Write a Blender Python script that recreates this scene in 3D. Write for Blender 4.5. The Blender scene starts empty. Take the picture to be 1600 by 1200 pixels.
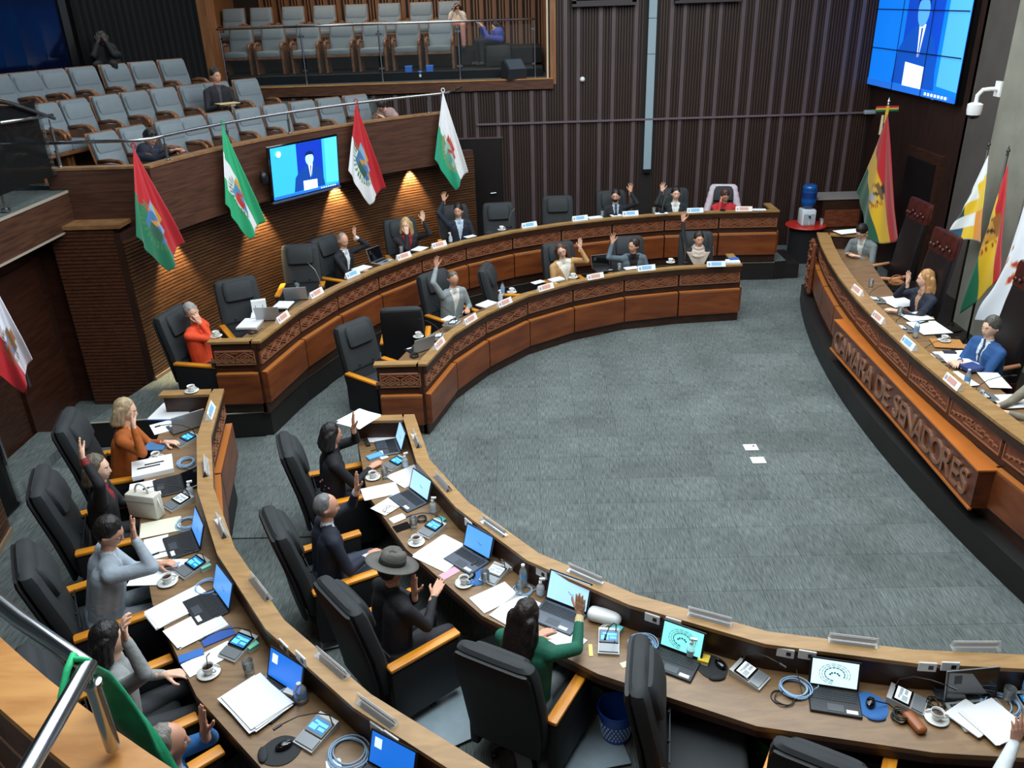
import bpy, bmesh, math, random
from mathutils import Vector, Matrix, Euler, noise
random.seed(7)
S = bpy.context.scene
COL = S.collection
PI = math.pi
# ---------------------------------------------------------------- camera
F_PX, PITCH, ROLL, YAW, CAMH = 1278.8, 0.436957, -0.0339411, -0.02029997, 4.98
_fw = Vector((math.sin(YAW)*math.cos(PITCH), math.cos(YAW)*math.cos(PITCH), -math.sin(PITCH)))
_r = Vector((math.cos(YAW), -math.sin(YAW), 0)); _u = _r.cross(_fw)
RR = math.cos(ROLL)*_r + math.sin(ROLL)*_u
UU = -math.sin(ROLL)*_r + math.cos(ROLL)*_u
cd = bpy.data.cameras.new('camera'); cam = bpy.data.objects.new('camera', cd); COL.objects.link(cam)
cd.sensor_width = 36; cd.lens = F_PX/1600*36; cd.clip_start = .05; cd.clip_end = 100
m = Matrix((RR, UU, -_fw)).transposed().to_4x4(); m.translation = (0, 0, CAMH)
cam.matrix_world = m; S.camera = cam
S.view_settings.view_transform = 'Standard'; S.view_settings.look = 'None'
S.view_settings.exposure = 0.3; S.view_settings.gamma = 1; S.view_settings.use_curve_mapping = False
# ---------------------------------------------------------------- world and lamps
W = bpy.data.worlds.new('world'); S.world = W; W.use_nodes = True
W.node_tree.nodes['Background'].inputs[0].default_value = (.55, .68, .8, 1)
W.node_tree.nodes['Background'].inputs[1].default_value = .05
def area(name, loc, size, power, col=(1, 1, 1), tgt=None, spread=PI):
    l = bpy.data.lights.new(name, 'AREA'); l.energy = power; l.color = col; l.shape = 'RECTANGLE'
    l.size, l.size_y = size; l.spread = spread
    o = bpy.data.objects.new(name, l); COL.objects.link(o); o.location = loc
    if tgt: o.rotation_euler = (Vector(tgt)-Vector(loc)).to_track_quat('-Z', 'Y').to_euler()
    return o
def spot(name, loc, tgt, power, col, angle, blend=.5, size=.03):
    l = bpy.data.lights.new(name, 'SPOT'); l.energy = power; l.color = col; l.spot_size = angle; l.spot_blend = blend
    l.shadow_soft_size = size
    o = bpy.data.objects.new(name, l); COL.objects.link(o); o.location = loc
    o.rotation_euler = (Vector(tgt)-Vector(loc)).to_track_quat('-Z', 'Y').to_euler()
    return o
COOL = (.86, .95, 1)
area('ceiling_lamp', (2.2, 8.5, 7.3), (6, 7), 540, COOL)
area('ceiling_lamp', (0.2, 4.2, 7.3), (5, 3), 330, COOL)
area('ceiling_lamp', (-2.8, 8.5, 7.3), (3, 6), 220, COOL)
area('ceiling_lamp', (1.5, 13.6, 7.3), (7, 2.5), 240, COOL)
area('ceiling_lamp', (5.6, 10.0, 7.3), (2, 6), 130, (1, .95, .88))
area('gallery_area_light', (-2.4, -.6, 6.8), (2.5, 2), 45, (1, .94, .85))  # added fill without a fixture, brightens the near parapet planks, oak and rail
area('gallery_area_light', (-7.5, 15, 6.6), (3, 4), 110, COOL, (-6.2, 15.2, 3))
area('box_lamp', (-2.6, 18.6, 6.7), (5, 1.2), 75, (1, .9, .76))
# ---------------------------------------------------------------- pixel helpers: where a sight line of the photograph meets a real surface
CI = Vector((3.07, 8.52, 0)); CO = Vector((3.267, 8.52, 0)); AX = 8.52
def atRn(px, py, R, c):
    d = ray(px, py); a = d.x*d.x+d.y*d.y; b = -2*(d.x*c.x+d.y*c.y); k = c.x**2+c.y**2-R*R
    return EYE + d*((-b-math.sqrt(b*b-4*a*k))/(2*a))
def ray(px, py): return _fw + (px-800)/F_PX*RR - (py-600)/F_PX*UU
EYE = Vector((0, 0, CAMH))
def at(px, py, z): d = ray(px, py); return EYE + d*((z-CAMH)/d.z)
def atY(px, py, Y): d = ray(px, py); return EYE + d*(Y/d.y)
def atX(px, py, X): d = ray(px, py); return EYE + d*(X/d.x)
def atR(px, py, R, c=CO):
    d = ray(px, py); a = d.x*d.x+d.y*d.y; b = -2*(d.x*c.x+d.y*c.y); k = c.x**2+c.y**2-R*R
    return EYE + d*((-b+math.sqrt(b*b-4*a*k))/(2*a))
# ---------------------------------------------------------------- materials
def lin(h):
    h = h.lstrip('#'); v = [int(h[i:i+2], 16)/255 for i in (0, 2, 4)]
    return tuple(c/12.92 if c <= .04045 else ((c+.055)/1.055)**2.4 for c in v)
_M = {}
def mat(name, col, rough=.6, metal=0, bump=0, bscale=60, var=0, vscale=8, emit=0, trans=0, alpha=1, spec=None, coat=0, objrand=0, stretch=(1, 1, 1)):
    if name in _M: return _M[name]
    M = bpy.data.materials.new(name); M.use_nodes = True; nt = M.node_tree; b = nt.nodes['Principled BSDF']; L = nt.links.new
    c = lin(col) if isinstance(col, str) else col
    b.inputs['Base Color'].default_value = (*c, 1); b.inputs['Roughness'].default_value = rough; b.inputs['Metallic'].default_value = metal
    if spec is not None: b.inputs['Specular IOR Level'].default_value = spec
    if coat: b.inputs['Coat Weight'].default_value = coat
    if trans: b.inputs['Transmission Weight'].default_value = trans
    if alpha < 1: b.inputs['Alpha'].default_value = alpha
    if emit: b.inputs['Emission Color'].default_value = (*c, 1); b.inputs['Emission Strength'].default_value = emit
    if var or bump:
        tc = nt.nodes.new('ShaderNodeTexCoord'); mp = nt.nodes.new('ShaderNodeMapping'); L(tc.outputs['Object'], mp.inputs[0]); mp.inputs['Scale'].default_value = stretch
    if var:
        n = nt.nodes.new('ShaderNodeTexNoise'); n.inputs['Scale'].default_value = vscale; n.inputs['Detail'].default_value = 5; L(mp.outputs[0], n.inputs['Vector'])
        r = nt.nodes.new('ShaderNodeMapRange'); r.inputs[1].default_value = .3; r.inputs[2].default_value = .7; r.inputs[3].default_value = 1-var; r.inputs[4].default_value = 1+var
        L(n.outputs[0], r.inputs[0]); mx = nt.nodes.new('ShaderNodeVectorMath'); mx.operation = 'SCALE'; mx.inputs[0].default_value = c
        if objrand:
            oi = nt.nodes.new('ShaderNodeObjectInfo'); r2 = nt.nodes.new('ShaderNodeMapRange'); r2.inputs[3].default_value = 1-objrand; r2.inputs[4].default_value = 1+objrand
            L(oi.outputs['Random'], r2.inputs[0]); mm = nt.nodes.new('ShaderNodeMath'); mm.operation = 'MULTIPLY'; L(r.outputs[0], mm.inputs[0]); L(r2.outputs[0], mm.inputs[1]); L(mm.outputs[0], mx.inputs['Scale'])
        else: L(r.outputs[0], mx.inputs['Scale'])
        L(mx.outputs[0], b.inputs['Base Color'])
    if bump:
        n = nt.nodes.new('ShaderNodeTexNoise'); n.inputs['Scale'].default_value = bscale; n.inputs['Detail'].default_value = 4; L(mp.outputs[0], n.inputs['Vector'])
        bp = nt.nodes.new('ShaderNodeBump'); bp.inputs['Strength'].default_value = bump; bp.inputs['Distance'].default_value = .01; L(n.outputs[0], bp.inputs['Height']); L(bp.outputs[0], b.inputs['Normal'])
    _M[name] = M; return M
def wood(name, c1, c2, stretch=(1, 12, 12), scale=2.2, rough=.42, coat=.0, objrand=.06, coord='Object'):
    if name in _M: return _M[name]
    M = bpy.data.materials.new(name); M.use_nodes = True; nt = M.node_tree; b = nt.nodes['Principled BSDF']; L = nt.links.new
    tc = nt.nodes.new('ShaderNodeTexCoord'); mp = nt.nodes.new('ShaderNodeMapping'); L(tc.outputs[coord], mp.inputs[0]); mp.inputs['Scale'].default_value = stretch
    n = nt.nodes.new('ShaderNodeTexNoise'); n.inputs['Scale'].default_value = scale; n.inputs['Detail'].default_value = 6; n.inputs['Distortion'].default_value = .6; L(mp.outputs[0], n.inputs['Vector'])
    r = nt.nodes.new('ShaderNodeValToRGB'); r.color_ramp.elements[0].position = .32; r.color_ramp.elements[1].position = .68
    r.color_ramp.elements[0].color = (*lin(c1), 1); r.color_ramp.elements[1].color = (*lin(c2), 1); L(n.outputs[0], r.inputs[0])
    oi = nt.nodes.new('ShaderNodeObjectInfo'); r2 = nt.nodes.new('ShaderNodeMapRange'); r2.inputs[3].default_value = 1-objrand; r2.inputs[4].default_value = 1+objrand; L(oi.outputs['Random'], r2.inputs[0])
    mx = nt.nodes.new('ShaderNodeVectorMath'); mx.operation = 'SCALE'; L(r.outputs[0], mx.inputs[0]); L(r2.outputs[0], mx.inputs['Scale']); L(mx.outputs[0], b.inputs['Base Color'])
    b.inputs['Roughness'].default_value = rough
    if coat: b.inputs['Coat Weight'].default_value = coat; b.inputs['Coat Roughness'].default_value = .2
    bp = nt.nodes.new('ShaderNodeBump'); bp.inputs['Strength'].default_value = .08; bp.inputs['Distance'].default_value = .004; L(n.outputs[0], bp.inputs['Height']); L(bp.outputs[0], b.inputs['Normal'])
    _M[name] = M; return M
def carpet(name, base, streak, coord='Object', objrand=.16, rot=0):
    if name in _M: return _M[name]
    M = bpy.data.materials.new(name); M.use_nodes = True; nt = M.node_tree; b = nt.nodes['Principled BSDF']; L = nt.links.new
    g = nt.nodes.new('ShaderNodeNewGeometry'); mp = nt.nodes.new('ShaderNodeMapping'); L(g.outputs['Position'], mp.inputs[0]); mp.inputs['Scale'].default_value = (105, 8, 1); mp.inputs['Rotation'].default_value = (0, 0, rot)
    n = nt.nodes.new('ShaderNodeTexNoise'); n.inputs['Scale'].default_value = 1; n.inputs['Detail'].default_value = 3; L(mp.outputs[0], n.inputs['Vector'])
    n2 = nt.nodes.new('ShaderNodeTexNoise'); n2.inputs['Scale'].default_value = 1.3; n2.inputs['Detail'].default_value = 4; L(g.outputs['Position'], n2.inputs['Vector'])
    r = nt.nodes.new('ShaderNodeValToRGB'); e = r.color_ramp.elements; e[0].position = .34; e[1].position = .72; e[0].color = (*lin(base), 1); e[1].color = (*lin(streak), 1); L(n.outputs[0], r.inputs[0])
    oi = nt.nodes.new('ShaderNodeObjectInfo'); r2 = nt.nodes.new('ShaderNodeMapRange'); r2.inputs[3].default_value = 1-objrand; r2.inputs[4].default_value = 1+objrand; L(oi.outputs['Random'], r2.inputs[0])
    r3 = nt.nodes.new('ShaderNodeMapRange'); r3.inputs[1].default_value = .3; r3.inputs[2].default_value = .7; r3.inputs[3].default_value = .8; r3.inputs[4].default_value = 1.15; L(n2.outputs[0], r3.inputs[0])
    mm = nt.nodes.new('ShaderNodeMath'); mm.operation = 'MULTIPLY'; L(r2.outputs[0], mm.inputs[0]); L(r3.outputs[0], mm.inputs[1])
    mx = nt.nodes.new('ShaderNodeVectorMath'); mx.operation = 'SCALE'; L(r.outputs[0], mx.inputs[0]); L(mm.outputs[0], mx.inputs['Scale']); L(mx.outputs[0], b.inputs['Base Color'])
    b.inputs['Roughness'].default_value = .95; b.inputs['Specular IOR Level'].default_value = .15
    bp = nt.nodes.new('ShaderNodeBump'); bp.inputs['Strength'].default_value = .25; bp.inputs['Distance'].default_value = .006; L(n.outputs[0], bp.inputs['Height']); L(bp.outputs[0], b.inputs['Normal'])
    _M[name] = M; return M
def glass(name, col=(1, 1, 1), tint=.12, rough=.02):
    # thin clear sheet: mostly see-through with a fresnel-like gloss
    if name in _M: return _M[name]
    M = bpy.data.materials.new(name); M.use_nodes = True; nt = M.node_tree; nt.nodes.clear(); L = nt.links.new
    o = nt.nodes.new('ShaderNodeOutputMaterial'); t = nt.nodes.new('ShaderNodeBsdfTransparent'); g = nt.nodes.new('ShaderNodeBsdfGlossy'); d = nt.nodes.new('ShaderNodeBsdfDiffuse')
    t.inputs[0].default_value = (*col, 1); g.inputs['Roughness'].default_value = rough; d.inputs[0].default_value = (*col, 1)
    m1 = nt.nodes.new('ShaderNodeMixShader'); m1.inputs[0].default_value = tint; L(t.outputs[0], m1.inputs[1]); L(d.outputs[0], m1.inputs[2])
    lw = nt.nodes.new('ShaderNodeLayerWeight'); lw.inputs[0].default_value = .2; m2 = nt.nodes.new('ShaderNodeMixShader'); L(lw.outputs['Fresnel'], m2.inputs[0]); L(m1.outputs[0], m2.inputs[1]); L(g.outputs[0], m2.inputs[2]); L(m2.outputs[0], o.inputs[0])
    _M[name] = M; return M
# ---------------------------------------------------------------- mesh building
class MB:
    def __init__(s): s.v = []; s.f = []; s.m = []; s.mats = []
    def mi(s, M):
        if M not in s.mats: s.mats.append(M)
        return s.mats.index(M)
    def add(s, vs, fs, M=None, X=None):
        o = len(s.v); s.v += [tuple(X @ Vector(p)) if X else tuple(p) for p in vs]
        i = s.mi(M) if M else 0
        for f in fs: s.f.append([o+k for k in f]); s.m.append(i)
        return s
    def box(s, c, d, M=None, X=None, rz=0, taper=None):
        x, y, z = d[0]/2, d[1]/2, d[2]/2; t = taper or 1
        vs = [(-x, -y, -z), (x, -y, -z), (x, y, -z), (-x, y, -z), (-x*t, -y*t, z), (x*t, -y*t, z), (x*t, y*t, z), (-x*t, y*t, z)]
        T = Matrix.Translation(c) @ Matrix.Rotation(rz, 4, 'Z'); T = X @ T if X else T
        return s.add(vs, [(3, 2, 1, 0), (4, 5, 6, 7), (0, 1, 5, 4), (1, 2, 6, 5), (2, 3, 7, 6), (3, 0, 4, 7)], M, T)
    def rbox(s, c, d, r, M=None, X=None, seg=2, rx=0, rz=0):
        bm = bmesh.new(); bmesh.ops.create_cube(bm, size=1); bmesh.ops.scale(bm, vec=d, verts=bm.verts)
        bmesh.ops.bevel(bm, geom=bm.edges[:], offset=min(r, min(d)*.49), segments=seg, profile=.5, affect='EDGES')
        T = Matrix.Translation(c) @ Matrix.Rotation(rz, 4, 'Z') @ Matrix.Rotation(rx, 4, 'X'); T = X @ T if X else T
        bm.verts.index_update(); s.add([v.co for v in bm.verts], [[v.index for v in f.verts] for f in bm.faces], M, T); bm.free(); return s
    def prism(s, poly, z0, z1, M=None, X=None):
        n = len(poly); vs = [(p[0], p[1], z0) for p in poly]+[(p[0], p[1], z1) for p in poly]
        a = sum(poly[i][0]*poly[(i+1) % n][1]-poly[(i+1) % n][0]*poly[i][1] for i in range(n))
        fs = [list(range(n))[::-1], list(range(n, 2*n))]+[(i, (i+1) % n, (i+1) % n+n, i+n) for i in range(n)]
        if a < 0: fs = [f[::-1] for f in fs]
        return s.add(vs, fs, M, X)
    def lathe(s, prof, seg=20, M=None, X=None, cap=True):
        vs = []; fs = []; n = len(prof)
        for r, z in prof:
            for k in range(seg): a = 2*PI*k/seg; vs.append((r*math.cos(a), r*math.sin(a), z))
        for i in range(n-1):
            for k in range(seg): fs.append((i*seg+k, i*seg+(k+1) % seg, (i+1)*seg+(k+1) % seg, (i+1)*seg+k))
        if cap:
            if prof[0][0] > 1e-5: fs.append(list(range(seg))[::-1])
            if prof[-1][0] > 1e-5: fs.append([(n-1)*seg+k for k in range(seg)])
        return s.add(vs, fs, M, X)
    def tube(s, pts, r, M=None, seg=8, X=None, closed=False):
        pts = [Vector(p) for p in pts]; n = len(pts); rs = r if isinstance(r, (list, tuple)) else [r]*n; vs = []; fs = []; up = None
        for i in range(n):
            a = pts[i-1] if (i > 0 or closed) else pts[i]; b = pts[(i+1) % n] if (i < n-1 or closed) else pts[i]
            t = (b-a); t = t.normalized() if t.length > 1e-9 else Vector((0, 0, 1))
            if up is None: up = t.orthogonal().normalized()
            up = (up-t*up.dot(t)); up = up.normalized() if up.length > 1e-6 else t.orthogonal().normalized()
            w = t.cross(up)
            for k in range(seg): q = 2*PI*k/seg; vs.append(pts[i]+rs[i]*(math.cos(q)*up+math.sin(q)*w))
        for i in range(n if closed else n-1):
            j = (i+1) % n
            for k in range(seg): fs.append((i*seg+k, i*seg+(k+1) % seg, j*seg+(k+1) % seg, j*seg+k))
        if not closed: fs.append(list(range(seg))[::-1]); fs.append([(n-1)*seg+k for k in range(seg)])
        return s.add(vs, fs, M, X)
    def ell(s, c, r, M=None, seg=16, rings=10, X=None):
        vs = [(0, 0, -1)]; fs = []
        for i in range(1, rings):
            t = -PI/2+PI*i/rings
            for k in range(seg): q = 2*PI*k/seg; vs.append((math.cos(t)*math.cos(q), math.cos(t)*math.sin(q), math.sin(t)))
        vs.append((0, 0, 1)); e = len(vs)-1
        for k in range(seg):
            fs.append((0, 1+(k+1) % seg, 1+k)); b = 1+(rings-2)*seg; fs.append((e, b+k, b+(k+1) % seg))
            for i in range(rings-2): a = 1+i*seg; fs.append((a+k, a+(k+1) % seg, a+seg+(k+1) % seg, a+seg+k))
        T = Matrix.Translation(c) @ Matrix.Diagonal((*r, 1)); T = X @ T if X else T
        return s.add(vs, fs, M, T)
    def mesh(s, name, smooth=False):
        me = bpy.data.meshes.new(name); me.from_pydata(s.v, [], s.f)
        for M in s.mats: me.materials.append(M)
        if len(s.mats) > 1: me.polygons.foreach_set('material_index', s.m)
        if smooth: me.polygons.foreach_set('use_smooth', [True]*len(me.polygons))
        me.update(); return me
    def obj(s, name, M=None, parent=None, smooth=False, loc=None):
        if M: s.mats = [M]; s.m = [0]*len(s.f)
        me = s.mesh(name, smooth)
        if smooth == 'auto': autosmooth(me)
        return link(name, me, parent, loc)
def autosmooth(me, ang=.7):
    me.polygons.foreach_set('use_smooth', [True]*len(me.polygons))
    bm = bmesh.new(); bm.from_mesh(me)
    for e in bm.edges:
        if len(e.link_faces) == 2 and e.calc_face_angle(0) > ang: e.smooth = False
    bm.to_mesh(me); bm.free()
def link(name, me, parent=None, loc=None):
    o = bpy.data.objects.new(name, me); COL.objects.link(o)
    if parent: o.parent = parent
    if loc is not None: o.location = loc
    return o
def tag(o, label=None, cat=None, group=None, kind=None):
    for k, v in (('label', label), ('category', cat), ('group', group), ('kind', kind)):
        if v: o[k] = v
    return o
def empty(name, label, cat, loc=(0, 0, 0), rz=0, group=None):
    o = bpy.data.objects.new(name, None); COL.objects.link(o); o.location = loc; o.rotation_euler = (0, 0, rz); o.empty_display_size = .1
    return tag(o, label, cat, group)
def struct(o): o['kind'] = 'structure'; return o
KIDS = {}
def kids(o):
    return [c for c in o.children]
def dup(o, loc=None, rz=None, label=None, group=None, parent=None):
    c = o.copy(); COL.objects.link(c)
    if parent: c.parent = parent
    if loc is not None: c.location = loc
    if rz is not None: c.rotation_euler = (0, 0, rz)
    if label: c['label'] = label
    if group: c['group'] = group
    for k in kids(o): dup(k, parent=c)
    return c
def pol(c, R, a, z=0): return Vector((c.x+R*math.cos(a), c.y+R*math.sin(a), z))
def yaw_to(p, q): d = Vector(q)-Vector(p); return math.atan2(-d.x, d.y)      # rotation that turns local +Y from p towards q
# ================================================================ the room
WALN = wood('walnut_panel', '#3a2013', '#5c3722', (2, 2, 14), 2.4, .45)
WALD = wood('dark_walnut', '#26140e', '#3c2216', (2, 2, 14), 2.2, .45)
PARA = wood('parapet_veneer', '#38231a', '#553628', (1.5, 1.5, 22), 1.6, .42)
OAK = wood('oak_cap', '#a06a34', '#c48f52', (2, 9, 9), 1.6, .38, objrand=.03)
OLIVE = wood('desk_top_veneer', '#6d5237', '#836747', (2.5, 10, 10), 1.7, .36, objrand=.03); RIMW = wood('desk_rim_veneer', '#86643a', '#9d7a4a', (2.5, 10, 10), 1.7, .36, objrand=.03)
FASC = wood('desk_fascia', '#27140c', '#3a2013', (3, 3, 10), 2, .4)
CARVE = wood('carved_wood', '#5a2c1a', '#7a4227', (3, 3, 9), 2.4, .42)
PANEL = wood('mahogany_panel', '#5c2c15', '#7c411d', (1.2, 1.2, 5), 1.4, .36, coat=.1)
SLATD = mat('wall_groove', '#150c09', .7)
SLATL = mat('wall_slat', '#55484a', .42, var=.15, vscale=3, stretch=(3, 3, .6))
SLATN = mat('wall_batten', '#3a231a', .5, var=.2, vscale=3, stretch=(3, 3, .6))
CARP = carpet('carpet_tile', '#494f4f', '#6f7674', objrand=.09)
CARPL = carpet('carpet_floor', '#494f4e', '#6f7674', objrand=0)
STEEL = mat('brushed_steel', '#b9bec4', .22, 1)
DKSTEEL = mat('dark_steel', '#6d7075', .35, 1)
BLACK = mat('black_plastic', '#101114', .4); GLOSSB = mat('gloss_black', '#07080a', .08, coat=.5)
WHITE = mat('white_plastic', '#e4e6e6', .4)
PLAT = mat('platform_face', '#15110f', .55, var=.2, vscale=5)
NOSE = mat('nosing_strip', '#b9ae9d', .4, .3)
GLASS = glass('clear_glass', (.98, 1, 1), .01)
GLASSB = glass('dark_blue_glass', (.05, .1, .2), .55)
def arcpts(c, R, a0, a1, n, z=0): return [pol(c, R, math.radians(a0+(a1-a0)*i/n), z) for i in range(n+1)]
def ring(mb, c, R0, R1, a0, a1, z0, z1, n=40, M=None):
    A = arcpts(c, R0, a0, a1, n); B = arcpts(c, R1, a0, a1, n); vs = []; fs = []
    for p, q in zip(A, B): vs += [(p.x, p.y, z0), (q.x, q.y, z0), (q.x, q.y, z1), (p.x, p.y, z1)]
    s = 1 if (R1 > R0) == (a1 > a0) else -1
    for i in range(n):
        a, b = i*4, i*4+4
        for k in range(4):
            f = (a+k, a+(k+1) % 4, b+(k+1) % 4, b+k); fs.append(f if s < 0 else f[::-1])
    e = n*4; fs.append((0, 1, 2, 3) if s > 0 else (3, 2, 1, 0)); fs.append((e+3, e+2, e+1, e) if s > 0 else (e, e+1, e+2, e+3))
    return mb.add(vs, fs, M)
fl = MB().box((0, 8, -.11), (26, 28, .2)).obj('floor', CARPL); struct(fl)
tile = MB().box((0, 0, .003), (.4975, .4975, .02)).mesh('carpet_tile'); tile.materials.append(CARP)
cells = []
for i in range(-14, 16):
    for j in range(0, 32):
        x, y = .12+i*.5+.25, .031+j*.5+.25; r = (Vector((x, y, 0))-CI).length
        if x > -3.4 and r < 4.75 and x < 5.3: cells.append((0, x, y))
        elif x > 3 and 4.1 < y < 13.6 and x < 5.0: cells.append((0, x, y))
        elif -3.6 < x < -1 and 7.2 < y < 9.9: cells.append((0, x, y))
        elif -3.4 < x < 0 and r < 6.3 and y > 8: cells.append((1, x, y))
        elif 3.4 < x < 6.6 and 13 < y < 16.5: cells.append((1, x, y))
cells.sort(); cells = cells[:298]
for _, x, y in cells: link('carpet_tile', tile, fl, (x, y, -.008))
# floor boxes
plate_m = mat('floor_plate', '#d3d4cf', .45)
t0 = at(1158.7, 693, 0)
fb = empty('floor_socket_box', 'pair of pale metal socket covers set in the arena carpet', 'floor socket', (t0.x+.1, t0.y-.15, .006))
for k, (ax, ay) in enumerate([(1173, 700.4), (1184.5, 720.5)]):
    p = at(ax, ay, 0)-Vector(fb.location)
    c_ = MB().rbox((p.x, p.y, .006), (.165, .145, .012), .004, plate_m, seg=1)
    o = c_.obj('cover', plate_m, fb)
    if k == 0: MB().lathe([(.0001, .0125), (.012, .0125), (.012, .015), (0.0001, .015)], 10, BLACK, Matrix.Translation((p.x+.035, p.y+.02, 0))).obj('finger_hole', BLACK, o)
# platforms
INX = [-1.222, -.962, -.544, .056, .77, 1.616, 2.526, 3.56]; INY = [.674, 1.648, 2.414, 3.166, 3.698, 4.11, 4.31, 4.408]
OUX = [-3.224, -3.0, -2.67, -2.215, -1.635, -.957, -.178, .696, 1.639, 2.628, 3.642, 4.732]; OUY = [.673, 1.733, 2.64, 3.508, 4.312, 4.964, 5.534, 5.965, 6.266, 6.489, 6.54, 6.5]
def halfpts(X, Y, far): return [Vector((x, AX+(y if far else -y), 0)) for x, y in zip(X, Y)]
PZ = .36
def platform(far):
    V = halfpts(OUX, OUY, far); s = 1 if far else -1
    inner = []
    for i, v in enumerate(V):
        d = (v-CO).normalized(); inner.append(v+d*.06)
    inner[0] = Vector((-3.28, AX+s*.765, 0))
    if far:
        poly = inner+[Vector((4.98, 15.12, 0)), Vector((4.98, 17.5, 0)), Vector((-1.2, 17.5, 0))]
    else:
        poly = inner+[Vector((5.0, 1.9, 0)), Vector((5, -1, 0)), Vector((-1.2, -1, 0))]
    out = arcpts(CO, 8.64, 118 if far else -118, 167 if far else -167, 14)
    poly += out+[Vector((-5.5, AX+s*.55, 0))]
    mb = MB().prism(poly, 0.005, PZ, PLAT); mb.mats = [PLAT, CARPL]; n = len(poly); mb.m[1] = 1
    o = mb.obj('floor'); struct(o)
    nm = MB(); nm.tube([p+Vector((0, 0, PZ-.012)) for p in inner], .014, NOSE, 6)
    if far: nm.tube([inner[0]+Vector((0, 0, PZ-.012)), Vector((-5.5, AX+s*.55, PZ-.012))], .012, NOSE, 6)
    nm.obj('nosing_strip', NOSE, o)
platform(True); platform(False)
MB().box((5.06, 15.6, .15), (.36, .95, .3)).obj('platform_step', PLAT); bpy.data.objects['platform_step']['kind'] = 'structure'
# back wall with vertical slats
BY = 17.5
bw = MB(); bw.box((3.9, BY+.1, 4), (6.6, .2, 8)); bw.box((-3.7, BY+.1, 1.72), (8.6, .2, 3.44)); bw.box((-7.2, BY+.1, 4), (2.3, .2, 8)); wb = struct(bw.obj('wall_back', SLATD))
x = -5.6; k = 0; nar = MB()
sl = {}
def slat(x, z0, z1):
    key = round(z1-z0, 2)
    if key not in sl:
        m_ = MB().box((0, 0, (z1-z0)/2), (.075, .05, z1-z0), SLATL); sl[key] = m_.mesh('slat')
    o = link('slat', sl[key], wb, (x, BY-.025, z0))
base = .93
for i in range(-10, 10):
    for off in (0, .25):
        x = base+i*.69+off
        if not (-5.7 < x < 7.05) or abs(x-2.62) < .2: continue
        if -1.33 < x < -.4: slat(x, 2.46, 3.34)
        elif x < .72: slat(x, .36, 3.34)
        else: slat(x, .36 if x < 5 else 0, 8)
    for q in (.065, .125, .185, .315, .37, .425, .48, .535, .59, .64):
        x = base+i*.69+q
        if not (-5.7 < x < 7.05) or abs(x-2.62) < .16: continue
        z0, z1 = (2.46, 3.34) if -1.33 < x < -.4 else ((.0, 3.34) if x < .72 else (0, 8))
        nar.box((x, BY-.015, (z0+z1)/2), (.024, .03, z1-z0))
nar.obj('narrow_battens', SLATN, wb)['kind'] = 'stuff'
o = MB().box((3.1, BY-.075, 2.72), (8.0, .035, .035)).obj('trim_1', mat('rail_strip', '#6a5a62', .4)); struct(o)
# pale vertical panel
STRIP = mat('pale_strip', '#8fa3ab', .5); z = 1.72
st = empty('trim_2', None, None, (2.62, BY-.06, 0)); st['kind'] = 'structure'
for z0, z1 in ((1.72, 3.95), (3.96, 4.6), (4.61, 6.2), (6.21, 8)): MB().box((0, 0, (z0+z1)/2), (.155, .06, z1-z0)).obj('panel', STRIP, st)
MB().box((0, -.01, 1.68), (.15, .08, .06)).obj('end_bracket', BLACK, st)
# booth windows high up
for n_, (x0, x1) in enumerate([(1.05, 2.28), (3.02, 4.28)]):
    w = MB(); fr = mat('window_trim', '#33282a', .5)
    w.box(((x0+x1)/2, BY-.1, 4.9), (x1-x0, .2, .1)); w.box((x0+.04, BY-.1, 5.6), (.08, .2, 1.4)); w.box((x1-.04, BY-.1, 5.6), (.08, .2, 1.4)); w.box(((x0+x1)/2, BY-.1, 6.3), (x1-x0, .2, .1))
    o = struct(w.obj('window_%d' % (n_+1), fr)); MB().box(((x0+x1)/2, BY-.04, 5.6), (x1-x0-.1, .03, 1.35)).obj('pane', mat('booth_pane', '#1a0d12', .1), o)
# door
d_ = struct(MB().box((-.87, BY-.02, 1.39), (.92, .06, 2.06)).obj('door_1', mat('door_panel', '#120a09', .45, var=.2, vscale=4)))
MB().box((-.87, BY-.03, 2.445), (1.0, .07, .03)).obj('door_head', SLATL, d_)
hd = atY(771, 302, BY-.1); MB().tube([hd+Vector((-.06, 0, 0)), hd+Vector((.06, 0, .01))], .012, STEEL).tube([hd, hd+Vector((0, .07, 0))], .01, STEEL).obj('handle', STEEL, d_)
# right wall with dark wood, concrete and column
WX = 7.1
struct(MB().box((WX+.1, 15.6, 4), (.2, 4, 8)).obj('wall_right', wood('wall_right_wood', '#1c0f0c', '#2e1913', (2, 14, 2), 1.6, .5)))
CONC = mat('concrete', '#7d7c70', .85, var=.12, vscale=3, bump=.15, bscale=14); CONCD = mat('grey_plaster', '#4a4541', .85, var=.12, vscale=3)
struct(MB().box((WX+.1, 12.7, 4), (.2, 1.95, 8)).obj('wall_right', CONCD))
struct(MB().box((7.2, 7.9, 4), (1.2, 8.0, 8)).obj('trim_3', CONC))
dq = [atX(1424, 267, WX), atX(1480, 290, WX)]
dr = MB(); dr.box((WX-.03, (dq[0].y+dq[1].y)/2+.15, 1.2), (.1, 1.25, 2.4)); o = struct(dr.obj('door_2', WALD)); MB().box((WX-.1, (dq[0].y+dq[1].y)/2+.15, 1.15), (.06, 1.0, 2.2)).obj('door_panel', mat('doorway_shade', '#090505', .5), o)  # near-black slab: the shade inside the open doorway put into its colour
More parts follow.
